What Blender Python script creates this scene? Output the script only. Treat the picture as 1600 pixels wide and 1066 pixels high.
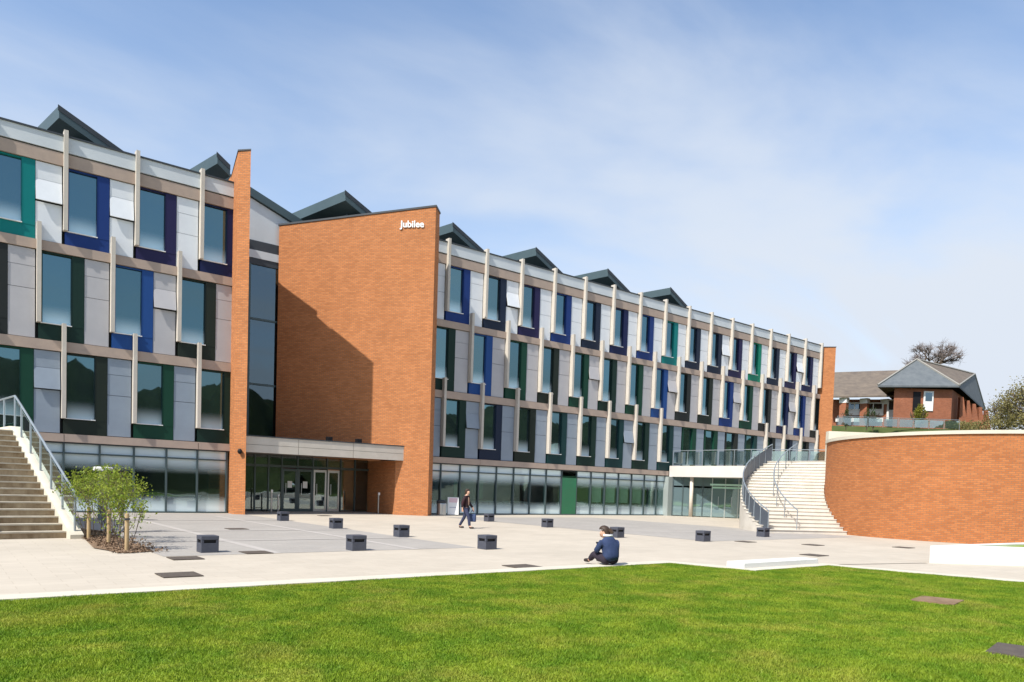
import bpy, bmesh, math, random
import numpy as np
from mathutils import Vector, Matrix
random.seed(7); rng = np.random.default_rng(11)
S = bpy.context.scene
for o in list(bpy.data.objects): bpy.data.objects.remove(o)
col = S.collection
R = math.radians

# ------------------------------------------------------------------ camera
CAM = Vector((-4.175, -35.257, 1.568))
YAW, PITCH, ROLL, FOC = R(38.1585), R(-2.5341), R(1.8696), 1150.0
fw = Vector((math.sin(YAW)*math.cos(PITCH), math.cos(YAW)*math.cos(PITCH), math.sin(PITCH)))
rt0 = Vector((math.cos(YAW), -math.sin(YAW), 0)); up0 = rt0.cross(fw)
rt = math.cos(ROLL)*rt0 + math.sin(ROLL)*up0
up = -math.sin(ROLL)*rt0 + math.cos(ROLL)*up0
cd = bpy.data.cameras.new('camera'); cam = bpy.data.objects.new('camera', cd); col.objects.link(cam)
cam.matrix_world = Matrix(((rt.x, up.x, -fw.x, CAM.x), (rt.y, up.y, -fw.y, CAM.y), (rt.z, up.z, -fw.z, CAM.z), (0, 0, 0, 1)))
cd.sensor_width = 36.0; cd.lens = 36.0*FOC/1600.0; cd.shift_y = (815.05-533.0)/1600.0
cd.clip_start = 0.05; cd.clip_end = 3000
S.camera = cam

def at(u, d):
    """ground position d metres in front of the viewpoint, u across"""
    x = (u-800.0)/FOC*d
    return (CAM.x + x*math.cos(YAW) + d*math.sin(YAW), CAM.y - x*math.sin(YAW) + d*math.cos(YAW))

# ------------------------------------------------------------------ sun, sky, exposure
SUN = Vector((0.85, 0.19, -1.0)).normalized()       # travel direction of the light
SUN_EL = math.asin(-SUN.z); SUN_ROT = math.atan2(-SUN.x, -SUN.y)
sl = bpy.data.lights.new('sun', 'SUN'); sl.energy = 3.9; sl.angle = R(0.53); sl.color = (1.0, 0.95, 0.87)
so = bpy.data.objects.new('sun', sl); col.objects.link(so); so.location = (-40, -20, 60)
so.rotation_euler = SUN.to_track_quat('-Z', 'Y').to_euler()

W = bpy.data.worlds.new('World'); S.world = W; W.use_nodes = True
nt = W.node_tree; nt.nodes.clear()
def wn(t, **k):
    n = nt.nodes.new(t)
    for a, b in k.items(): setattr(n, a, b)
    return n
sky = wn('ShaderNodeTexSky', sky_type='NISHITA', sun_disc=False, sun_elevation=SUN_EL, sun_rotation=SUN_ROT % (2*math.pi))
sky.air_density = 1.0; sky.dust_density = 0.6; sky.ozone_density = 1.2; sky.altitude = 60
tc = wn('ShaderNodeTexCoord')
sep = wn('ShaderNodeSeparateXYZ'); nt.links.new(tc.outputs['Generated'], sep.inputs[0])
zz = wn('ShaderNodeMath', operation='ADD'); nt.links.new(sep.outputs['Z'], zz.inputs[0]); zz.inputs[1].default_value = 0.16
zm = wn('ShaderNodeMath', operation='MAXIMUM'); nt.links.new(zz.outputs[0], zm.inputs[0]); zm.inputs[1].default_value = 0.05
dx = wn('ShaderNodeMath', operation='DIVIDE'); nt.links.new(sep.outputs['X'], dx.inputs[0]); nt.links.new(zm.outputs[0], dx.inputs[1])
dy = wn('ShaderNodeMath', operation='DIVIDE'); nt.links.new(sep.outputs['Y'], dy.inputs[0]); nt.links.new(zm.outputs[0], dy.inputs[1])
cmb = wn('ShaderNodeCombineXYZ'); nt.links.new(dx.outputs[0], cmb.inputs[0]); nt.links.new(dy.outputs[0], cmb.inputs[1])
mp = wn('ShaderNodeMapping'); nt.links.new(cmb.outputs[0], mp.inputs[0])
mp.inputs['Rotation'].default_value = (0, 0, R(-62)); mp.inputs['Scale'].default_value = (0.6, 1.35, 1); mp.inputs['Location'].default_value = (1.3, 0.75, 0)
n1 = wn('ShaderNodeTexNoise'); nt.links.new(mp.outputs[0], n1.inputs['Vector'])
n1.inputs['Scale'].default_value = 1.1; n1.inputs['Detail'].default_value = 8; n1.inputs['Roughness'].default_value = 0.52; n1.inputs['Distortion'].default_value = 0.5
n2 = wn('ShaderNodeTexNoise'); nt.links.new(mp.outputs[0], n2.inputs['Vector'])
n2.inputs['Scale'].default_value = 0.5; n2.inputs['Detail'].default_value = 3
mul = wn('ShaderNodeMath', operation='MULTIPLY'); nt.links.new(n1.outputs[0], mul.inputs[0]); nt.links.new(n2.outputs[0], mul.inputs[1])
rmp = wn('ShaderNodeMapRange'); nt.links.new(mul.outputs[0], rmp.inputs[0])
rmp.interpolation_type = 'SMOOTHSTEP'
rmp.inputs[1].default_value = 0.16; rmp.inputs[2].default_value = 0.35; rmp.inputs[3].default_value = 0.0; rmp.inputs[4].default_value = 0.70
vz = wn('ShaderNodeMapRange'); nt.links.new(sep.outputs['Z'], vz.inputs[0]); vz.interpolation_type = 'SMOOTHSTEP'
vz.inputs[1].default_value = -0.05; vz.inputs[2].default_value = 0.55; vz.inputs[3].default_value = 0.66; vz.inputs[4].default_value = 0.0
vm = wn('ShaderNodeMath', operation='ADD', use_clamp=True); nt.links.new(rmp.outputs[0], vm.inputs[0]); nt.links.new(vz.outputs[0], vm.inputs[1])
mx = wn('ShaderNodeMixRGB'); nt.links.new(vm.outputs[0], mx.inputs[0]); nt.links.new(sky.outputs[0], mx.inputs[1])
mx.inputs[2].default_value = (3.25, 3.55, 4.0, 1)
bg = wn('ShaderNodeBackground'); nt.links.new(mx.outputs[0], bg.inputs[0]); bg.inputs[1].default_value = 0.145
ow = wn('ShaderNodeOutputWorld'); nt.links.new(bg.outputs[0], ow.inputs[0])
S.view_settings.view_transform = 'Standard'; S.view_settings.look = 'None'
S.view_settings.exposure = 0.66; S.view_settings.gamma = 1.0; S.view_settings.use_curve_mapping = False

# ------------------------------------------------------------------ materials
def mat(name, base, rough=0.7, spec=0.3, var=None, scale=3.0, bump=0.0, bscale=40.0, metal=0.0, detail=4, coords='Object', stretch=(1, 1, 1)):
    m = bpy.data.materials.new(name); m.use_nodes = True
    t = m.node_tree; p = t.nodes['Principled BSDF']
    p.inputs['Base Color'].default_value = (*base, 1); p.inputs['Roughness'].default_value = rough
    p.inputs['Specular IOR Level'].default_value = spec; p.inputs['Metallic'].default_value = metal
    if var is not None or bump:
        c = t.nodes.new('ShaderNodeTexCoord'); g = t.nodes.new('ShaderNodeMapping'); g.inputs['Scale'].default_value = stretch
        if coords == 'World':
            gg = t.nodes.new('ShaderNodeNewGeometry'); t.links.new(gg.outputs['Position'], g.inputs[0])
        else: t.links.new(c.outputs[coords], g.inputs[0])
    if var is not None:
        n = t.nodes.new('ShaderNodeTexNoise'); n.inputs['Scale'].default_value = scale; n.inputs['Detail'].default_value = detail; n.inputs['Roughness'].default_value = 0.65
        t.links.new(g.outputs[0], n.inputs['Vector'])
        r = t.nodes.new('ShaderNodeMapRange'); r.inputs[1].default_value = 0.3; r.inputs[2].default_value = 0.7
        t.links.new(n.outputs[0], r.inputs[0])
        x = t.nodes.new('ShaderNodeMixRGB'); x.inputs[1].default_value = (*base, 1); x.inputs[2].default_value = (*var, 1)
        t.links.new(r.outputs[0], x.inputs[0]); t.links.new(x.outputs[0], p.inputs['Base Color'])
    if bump:
        n = t.nodes.new('ShaderNodeTexNoise'); n.inputs['Scale'].default_value = bscale; n.inputs['Detail'].default_value = 4
        t.links.new(g.outputs[0], n.inputs['Vector'])
        b = t.nodes.new('ShaderNodeBump'); b.inputs['Strength'].default_value = bump; b.inputs['Distance'].default_value = 0.02
        t.links.new(n.outputs[0], b.inputs['Height']); t.links.new(b.outputs[0], p.inputs['Normal'])
    return m

def brick_mat(name, c1, c2, mortar, bw=0.225, bh=0.075, patch=0.35):
    m = bpy.data.materials.new(name); m.use_nodes = True
    t = m.node_tree; p = t.nodes['Principled BSDF']; p.inputs['Roughness'].default_value = 0.85; p.inputs['Specular IOR Level'].default_value = 0.2
    uv = t.nodes.new('ShaderNodeUVMap'); uv.uv_map = 'UVMap'
    b = t.nodes.new('ShaderNodeTexBrick'); t.links.new(uv.outputs[0], b.inputs['Vector'])
    b.inputs['Color1'].default_value = (*c1, 1); b.inputs['Color2'].default_value = (*c2, 1); b.inputs['Mortar'].default_value = (*mortar, 1)
    b.inputs['Scale'].default_value = 1.0; b.inputs['Brick Width'].default_value = bw; b.inputs['Row Height'].default_value = bh
    b.inputs['Mortar Size'].default_value = 0.010; b.inputs['Mortar Smooth'].default_value = 0.2; b.inputs['Bias'].default_value = -0.1
    n = t.nodes.new('ShaderNodeTexNoise'); n.inputs['Scale'].default_value = 0.6; n.inputs['Detail'].default_value = 9; n.inputs['Roughness'].default_value = 0.75
    t.links.new(uv.outputs[0], n.inputs['Vector'])
    r = t.nodes.new('ShaderNodeMapRange'); r.inputs[1].default_value = 0.3; r.inputs[2].default_value = 0.75; r.inputs[3].default_value = 1.0-patch; r.inputs[4].default_value = 1.12
    t.links.new(n.outputs[0], r.inputs[0])
    # odd darker burnt bricks
    mp_ = t.nodes.new('ShaderNodeMapping'); mp_.inputs['Scale'].default_value = (1/bw, 1/bh, 1); t.links.new(uv.outputs[0], mp_.inputs[0])
    wn_ = t.nodes.new('ShaderNodeTexVoronoi'); wn_.inputs['Scale'].default_value = 0.9; t.links.new(mp_.outputs[0], wn_.inputs['Vector'])
    rr = t.nodes.new('ShaderNodeMapRange'); rr.inputs[1].default_value = 0.0; rr.inputs[2].default_value = 1.0; rr.inputs[3].default_value = 0.97; rr.inputs[4].default_value = 1.03
    sx = t.nodes.new('ShaderNodeSeparateColor'); t.links.new(wn_.outputs['Color'], sx.inputs[0]); t.links.new(sx.outputs[0], rr.inputs[0])
    mm = t.nodes.new('ShaderNodeMath'); mm.operation = 'MULTIPLY'; t.links.new(r.outputs[0], mm.inputs[0]); t.links.new(rr.outputs[0], mm.inputs[1])
    hs = t.nodes.new('ShaderNodeHueSaturation'); t.links.new(b.outputs['Color'], hs.inputs['Color']); t.links.new(mm.outputs[0], hs.inputs['Value'])
    t.links.new(hs.outputs[0], p.inputs['Base Color'])
    bp = t.nodes.new('ShaderNodeBump'); bp.inputs['Strength'].default_value = 0.35; bp.inputs['Distance'].default_value = 0.01; bp.invert = True
    t.links.new(b.outputs['Fac'], bp.inputs['Height']); t.links.new(bp.outputs[0], p.inputs['Normal'])
    return m

def glass_mat(name, tint, frit=None, clear=0.0, rough=0.015, dark=0.02, refl=(0.20, 0.85), thru=(0.72, 0.82, 0.80)):
    """dark reflective glazing with a printed white frit that fades out with height; frit = [(z0,z1) solid->clear]"""
    m = bpy.data.materials.new(name); m.use_nodes = True
    t = m.node_tree; t.nodes.clear()
    out = t.nodes.new('ShaderNodeOutputMaterial')
    gl = t.nodes.new('ShaderNodeBsdfGlossy'); gl.inputs['Roughness'].default_value = rough
    oi = t.nodes.new('ShaderNodeObjectInfo'); ov = t.nodes.new('ShaderNodeMapRange'); ov.inputs[3].default_value = 0.78; ov.inputs[4].default_value = 1.12; t.links.new(oi.outputs['Random'], ov.inputs[0])
    oh = t.nodes.new('ShaderNodeHueSaturation'); oh.inputs['Color'].default_value = (*tint, 1); t.links.new(ov.outputs[0], oh.inputs['Value']); t.links.new(oh.outputs[0], gl.inputs['Color'])
    df = t.nodes.new('ShaderNodeBsdfDiffuse'); df.inputs['Color'].default_value = (dark*0.7, dark, dark*1.1, 1)
    tr = t.nodes.new('ShaderNodeBsdfTransparent'); tr.inputs['Color'].default_value = (*thru, 1)
    mb = t.nodes.new('ShaderNodeMixShader'); mb.inputs[0].default_value = clear
    t.links.new(df.outputs[0], mb.inputs[1]); t.links.new(tr.outputs[0], mb.inputs[2])
    fr = t.nodes.new('ShaderNodeFresnel'); fr.inputs['IOR'].default_value = 1.75
    sc = t.nodes.new('ShaderNodeMapRange'); sc.inputs[1].default_value = 0.0; sc.inputs[2].default_value = 0.6; sc.inputs[3].default_value = refl[0]; sc.inputs[4].default_value = refl[1]
    # slight waviness of big panes
    tcx = t.nodes.new('ShaderNodeNewGeometry')
    nz = t.nodes.new('ShaderNodeTexNoise'); nz.inputs['Scale'].default_value = 0.7; t.links.new(tcx.outputs['Position'], nz.inputs['Vector'])
    bp = t.nodes.new('ShaderNodeBump'); bp.inputs['Strength'].default_value = 0.04; bp.inputs['Distance'].default_value = 0.1
    t.links.new(nz.outputs[0], bp.inputs['Height']); t.links.new(bp.outputs[0], gl.inputs['Normal'])
    t.links.new(fr.outputs[0], sc.inputs[0])
    ms = t.nodes.new('ShaderNodeMixShader'); t.links.new(sc.outputs[0], ms.inputs[0]); t.links.new(mb.outputs[0], ms.inputs[1]); t.links.new(gl.outputs[0], ms.inputs[2])
    last = ms
    if frit:
        tc_ = t.nodes.new('ShaderNodeTexCoord'); sp = t.nodes.new('ShaderNodeSeparateXYZ'); t.links.new(tc_.outputs['Object'], sp.inputs[0])
        fd = t.nodes.new('ShaderNodeBsdfDiffuse'); fd.inputs['Color'].default_value = (0.80, 0.92, 0.95, 1)
        tl = t.nodes.new('ShaderNodeMixShader'); tl.inputs[0].default_value = 0.25
        t.links.new(fd.outputs[0], tl.inputs[1]); t.links.new(gl.outputs[0], tl.inputs[2])
        acc = None
        for z0, z1, amt in frit:
            r = t.nodes.new('ShaderNodeMapRange'); r.interpolation_type = 'SMOOTHSTEP'; t.links.new(sp.outputs['Z'], r.inputs[0])
            r.inputs[1].default_value = min(z0, z1); r.inputs[2].default_value = max(z0, z1)
            r.inputs[3].default_value = amt if z0 < z1 else 0.0; r.inputs[4].default_value = 0.0 if z0 < z1 else amt
            if acc is None: acc = r
            else:
                a = t.nodes.new('ShaderNodeMath'); a.operation = 'MAXIMUM'; t.links.new(acc.outputs[0], a.inputs[0]); t.links.new(r.outputs[0], a.inputs[1]); acc = a
        m2 = t.nodes.new('ShaderNodeMixShader'); t.links.new(acc.outputs[0], m2.inputs[0]); t.links.new(ms.outputs[0], m2.inputs[1]); t.links.new(tl.outputs[0], m2.inputs[2])
        last = m2
    t.links.new(last.outputs[0], out.inputs[0])
    return m

M = {}
M['brick'] = brick_mat('orange_brick', (0.54, 0.208, 0.074), (0.42, 0.150, 0.050), (0.26, 0.155, 0.095), patch=0.10)
M['brick_drum'] = brick_mat('drum_brick', (0.47, 0.170, 0.056), (0.36, 0.118, 0.037), (0.23, 0.135, 0.08), patch=0.10)
M['brick_red'] = brick_mat('red_brick', (0.42, 0.135, 0.06), (0.33, 0.10, 0.045), (0.30, 0.2, 0.15))
M['parapet'] = mat('parapet_cladding', (0.62, 0.66, 0.68), 0.45, 0.4, (0.55, 0.59, 0.61), 0.8)
M['band'] = mat('buff_precast', (0.46, 0.36, 0.29), 0.8, 0.2, (0.38, 0.30, 0.25), 1.6)
M['fin'] = mat('pale_stone_fin', (0.57, 0.525, 0.46), 0.7, 0.25, (0.50, 0.46, 0.395), 2.0)
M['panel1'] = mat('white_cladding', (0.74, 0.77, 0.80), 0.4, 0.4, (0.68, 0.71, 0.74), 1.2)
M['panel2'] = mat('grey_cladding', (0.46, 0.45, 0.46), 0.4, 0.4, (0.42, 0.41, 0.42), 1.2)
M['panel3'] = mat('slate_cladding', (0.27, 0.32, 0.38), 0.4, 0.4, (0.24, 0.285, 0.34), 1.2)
M['dark_metal'] = mat('dark_slate_metal', (0.035, 0.042, 0.05), 0.5, 0.4, (0.05, 0.058, 0.066), 1.0)
M['roof'] = mat('roof_zinc', (0.045, 0.075, 0.085), 0.45, 0.5, (0.06, 0.095, 0.105), 0.7)
M['roof_side'] = mat('roof_recess_shade', (0.015, 0.022, 0.025), 0.3, 0.5, (0.025, 0.035, 0.04), 1.0)  # near-black colour holds the shade of the recess below the roof edge
M['core'] = mat('wall_core', (0.06, 0.06, 0.06), 0.9)
M['frame'] = mat('glazing_frame', (0.07, 0.10, 0.105), 0.4, 0.5, metal=0.3)
M['frame_pale'] = mat('pale_aluminium', (0.45, 0.5, 0.48), 0.35, 0.5, metal=0.4)
M['steel'] = mat('brushed_steel', (0.55, 0.57, 0.58), 0.3, 0.5, metal=0.85)
M['galv'] = mat('galvanised_rail', (0.34, 0.39, 0.42), 0.35, 0.5, metal=0.5)
M['white'] = mat('white_render', (0.62, 0.60, 0.56), 0.7, 0.25, (0.56, 0.54, 0.50), 0.9)
M['cream'] = mat('cream_concrete', (0.68, 0.62, 0.53), 0.8, 0.2, (0.60, 0.54, 0.46), 1.1, bump=0.05)
M['soffit'] = mat('soffit', (0.25, 0.22, 0.2), 0.8)
M['greenpanel'] = mat('green_panel', (0.03, 0.19, 0.09), 0.4, 0.4, (0.04, 0.16, 0.08), 0.8)
cols = {'teal': (0.0, 0.17, 0.165), 'blue': (0.012, 0.045, 0.21), 'navy': (0.012, 0.022, 0.105), 'purple': (0.028, 0.024, 0.105), 'cobalt': (0.016, 0.075, 0.27),
        'inky': (0.018, 0.032, 0.07), 'green': (0.008, 0.075, 0.042), 'dgreen': (0.010, 0.042, 0.030), 'olive': (0.022, 0.034, 0.024), 'char': (0.028, 0.034, 0.032),
        'jade': (0.0, 0.19, 0.115), 'petrol': (0.01, 0.06, 0.062)}
for k, v in cols.items(): M['c_'+k] = mat('frame_'+k, tuple(c*{'teal': 1.05, 'jade': 1.05, 'cobalt': 0.85, 'blue': 0.8}.get(k, 0.62) for c in v), 0.5, 0.25)
M['glass_up'] = glass_mat('window_glass', (0.40, 0.72, 0.82), frit=[(-0.1, 0.8, 1.0)], dark=0.03)
M['glass_low'] = glass_mat('shopfront_glass', (0.60, 0.78, 0.80), frit=[(0.15, 0.85, 0.95), (2.5, 1.72, 1.0)], clear=0.9, dark=0.05, refl=(0.03, 0.5), thru=(0.88, 0.96, 0.94))
M['glass_clear'] = glass_mat('clear_glass', (0.7, 0.82, 0.84), clear=0.72, dark=0.03)
M['glass_dark'] = glass_mat('dark_glass', (0.45, 0.6, 0.7), dark=0.012, clear=0.15)
M['glass_teal'] = glass_mat('teal_entrance_glass', (0.6, 0.8, 0.78), clear=0.35, dark=0.30)
M['glass_rail'] = glass_mat('balustrade_glass', (0.8, 0.9, 0.9), clear=0.85, dark=0.2)
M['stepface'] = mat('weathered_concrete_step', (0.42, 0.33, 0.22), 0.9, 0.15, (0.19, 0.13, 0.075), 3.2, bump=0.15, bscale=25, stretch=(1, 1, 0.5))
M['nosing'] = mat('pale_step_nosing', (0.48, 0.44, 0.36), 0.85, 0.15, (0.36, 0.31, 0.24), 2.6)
M['kerb'] = mat('pale_kerb', (0.60, 0.56, 0.46), 0.8, 0.2, (0.53, 0.49, 0.40), 1.2)
M['whitewall'] = mat('white_low_wall', (0.74, 0.73, 0.69), 0.75, 0.2, (0.67, 0.66, 0.62), 0.8)
M['bollard'] = mat('charcoal_cast_bollard', (0.055, 0.06, 0.08), 0.6, 0.35, (0.075, 0.08, 0.10), 6, bump=0.1)
M['black'] = mat('black_recess', (0.006, 0.006, 0.008), 0.6)
M['cover'] = mat('drain_cover_iron', (0.075, 0.06, 0.05), 0.7, 0.3, (0.11, 0.09, 0.07), 8, bump=0.3, bscale=60)
M['bark'] = mat('bark', (0.13, 0.10, 0.075), 0.9, 0.1, (0.08, 0.06, 0.045), 10)
M['stake'] = mat('timber_stake', (0.46, 0.34, 0.19), 0.85, 0.15, (0.36, 0.26, 0.14), 9, stretch=(1, 1, 0.15))
M['mulch'] = mat('bark_mulch', (0.15, 0.10, 0.065), 0.95, 0.1, (0.28, 0.19, 0.125), 22, bump=0.8, bscale=45)
M['slate'] = mat('grey_slate', (0.10, 0.115, 0.125), 0.7, 0.3, (0.15, 0.165, 0.17), 1.2)
M['tile'] = mat('brown_tiles', (0.12, 0.10, 0.085), 0.85, 0.2, (0.19, 0.155, 0.12), 1.4)
M['paint'] = mat('white_paint', (0.8, 0.8, 0.78), 0.5, 0.4)

def leaf_mat(name, a, b, sc=2.0):
    m = bpy.data.materials.new(name); m.use_nodes = True; t = m.node_tree; p = t.nodes['Principled BSDF']
    g = t.nodes.new('ShaderNodeNewGeometry')
    x = t.nodes.new('ShaderNodeMixRGB'); x.inputs[1].default_value = (*a, 1); x.inputs[2].default_value = (*b, 1)
    t.links.new(g.outputs['Random Per Island'], x.inputs[0]); t.links.new(x.outputs[0], p.inputs['Base Color'])
    p.inputs['Roughness'].default_value = 0.55; p.inputs['Specular IOR Level'].default_value = 0.25
    tl = t.nodes.new('ShaderNodeBsdfTranslucent'); t.links.new(x.outputs[0], tl.inputs[0])
    ms = t.nodes.new('ShaderNodeMixShader'); ms.inputs[0].default_value = 0.35
    t.links.new(p.outputs[0], ms.inputs[1]); t.links.new(tl.outputs[0], ms.inputs[2]); t.links.new(ms.outputs[0], t.nodes['Material Output'].inputs[0])
    return m
M['leaf'] = leaf_mat('spring_leaf', (0.13, 0.21, 0.02), (0.31, 0.36, 0.045))
M['leaf_olive'] = leaf_mat('olive_leaf', (0.17, 0.155, 0.055), (0.30, 0.26, 0.10))
M['leaf_gold'] = leaf_mat('golden_leaf', (0.14, 0.17, 0.02), (0.30, 0.27, 0.04))
M['leaf_dark'] = leaf_mat('dark_leaf', (0.03, 0.06, 0.015), (0.07, 0.11, 0.03))

def grass_mat(name, blades):
    m = bpy.data.materials.new(name); m.use_nodes = True; t = m.node_tree; p = t.nodes['Principled BSDF']
    g = t.nodes.new('ShaderNodeNewGeometry')
    def noise(sc, det, st=(1, 1, 0.0)):
        mpn = t.nodes.new('ShaderNodeMapping'); mpn.inputs['Scale'].default_value = st; t.links.new(g.outputs['Position'], mpn.inputs[0])
        n = t.nodes.new('ShaderNodeTexNoise'); n.inputs['Scale'].default_value = sc; n.inputs['Detail'].default_value = det; n.inputs['Roughness'].default_value = 0.65
        t.links.new(mpn.outputs[0], n.inputs['Vector']); return n
    def ramp(n, a, b):
        r = t.nodes.new('ShaderNodeMapRange'); r.inputs[1].default_value = a; r.inputs[2].default_value = b; t.links.new(n.outputs[0], r.inputs[0]); return r
    x = t.nodes.new('ShaderNodeMixRGB'); x.inputs[1].default_value = (0.14, 0.245, 0.016, 1); x.inputs[2].default_value = (0.27, 0.345, 0.03, 1)
    t.links.new(ramp(noise(1.7, 8), 0.40, 0.62).outputs[0], x.inputs[0])
    y = t.nodes.new('ShaderNodeMixRGB'); y.inputs[2].default_value = (0.40, 0.36, 0.07, 1); t.links.new(x.outputs[0], y.inputs[1])
    r2 = ramp(noise(0.8, 9), 0.50, 0.70); r2.inputs[4].default_value = 0.72; t.links.new(r2.outputs[0], y.inputs[0])
    z = t.nodes.new('ShaderNodeMixRGB'); z.blend_type = 'MULTIPLY'; t.links.new(y.outputs[0], z.inputs[1])
    rc = t.nodes.new('ShaderNodeMapRange'); rc.inputs[3].default_value = 0.75; rc.inputs[4].default_value = 1.25
    if blades: t.links.new(g.outputs['Random Per Island'], rc.inputs[0])
    else:
        nn = noise(30, 4); t.links.new(nn.outputs[0], rc.inputs[0])
    z.inputs[0].default_value = 1.0; cc = t.nodes.new('ShaderNodeCombineColor')
    for i in range(3): t.links.new(rc.outputs[0], cc.inputs[i])
    t.links.new(cc.outputs[0], z.inputs[2])
    t.links.new(z.outputs[0], p.inputs['Base Color']); p.inputs['Roughness'].default_value = 0.6; p.inputs['Specular IOR Level'].default_value = 0.2
    if blades:
        tl = t.nodes.new('ShaderNodeBsdfTranslucent'); t.links.new(z.outputs[0], tl.inputs[0])
        ms = t.nodes.new('ShaderNodeMixShader'); ms.inputs[0].default_value = 0.3
        t.links.new(p.outputs[0], ms.inputs[1]); t.links.new(tl.outputs[0], ms.inputs[2]); t.links.new(ms.outputs[0], t.nodes['Material Output'].inputs[0])
    return m
M['rough_grass'] = mat('rough_grass', (0.05, 0.075, 0.02), 0.9, 0.1, (0.085, 0.10, 0.035), 0.6, coords='World', detail=8)
M['woods'] = mat('woodland', (0.018, 0.026, 0.010), 0.95, 0.05, (0.045, 0.055, 0.02), 0.5, coords='World', detail=9)
M['grass'] = grass_mat('grass_blades', True); M['turf'] = grass_mat('turf', False)

def paving_mat(name, c1, c2, joint, w, h, rot=0.0):
    m = bpy.data.materials.new(name); m.use_nodes = True; t = m.node_tree; p = t.nodes['Principled BSDF']
    p.inputs['Roughness'].default_value = 0.8; p.inputs['Specular IOR Level'].default_value = 0.2
    g = t.nodes.new('ShaderNodeNewGeometry'); mpn = t.nodes.new('ShaderNodeMapping'); t.links.new(g.outputs['Position'], mpn.inputs[0])
    mpn.inputs['Rotation'].default_value = (0, 0, rot)
    b = t.nodes.new('ShaderNodeTexBrick'); t.links.new(mpn.outputs[0], b.inputs['Vector'])
    b.inputs['Color1'].default_value = (*c1, 1); b.inputs['Color2'].default_value = (*c2, 1); b.inputs['Mortar'].default_value = (*joint, 1)
    b.inputs['Scale'].default_value = 1; b.inputs['Brick Width'].default_value = w; b.inputs['Row Height'].default_value = h; b.inputs['Mortar Size'].default_value = 0.006
    n = t.nodes.new('ShaderNodeTexNoise'); n.inputs['Scale'].default_value = 0.45; n.inputs['Detail'].default_value = 8; n.inputs['Roughness'].default_value = 0.7
    t.links.new(g.outputs['Position'], n.inputs['Vector'])
    r = t.nodes.new('ShaderNodeMapRange'); r.inputs[1].default_value = 0.3; r.inputs[2].default_value = 0.7; r.inputs[3].default_value = 0.88; r.inputs[4].default_value = 1.06
    t.links.new(n.outputs[0], r.inputs[0])
    h_ = t.nodes.new('ShaderNodeHueSaturation'); t.links.new(b.outputs['Color'], h_.inputs['Color']); t.links.new(r.outputs[0], h_.inputs['Value'])
    t.links.new(h_.outputs[0], p.inputs['Base Color'])
    return m
M['plaza'] = paving_mat('buff_paving', (0.505, 0.448, 0.365), (0.48, 0.425, 0.345), (0.42, 0.365, 0.29), 0.6, 0.3)
M['greypave'] = paving_mat('grey_paving', (0.37, 0.345, 0.31), (0.345, 0.322, 0.292), (0.29, 0.265, 0.24), 0.4, 0.2)
M['palestrip'] = mat('pale_paving_strip', (0.44, 0.41, 0.375), 0.8, 0.2, (0.40, 0.37, 0.34), 3, coords='World')
M['terrace'] = M['plaza']

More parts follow.
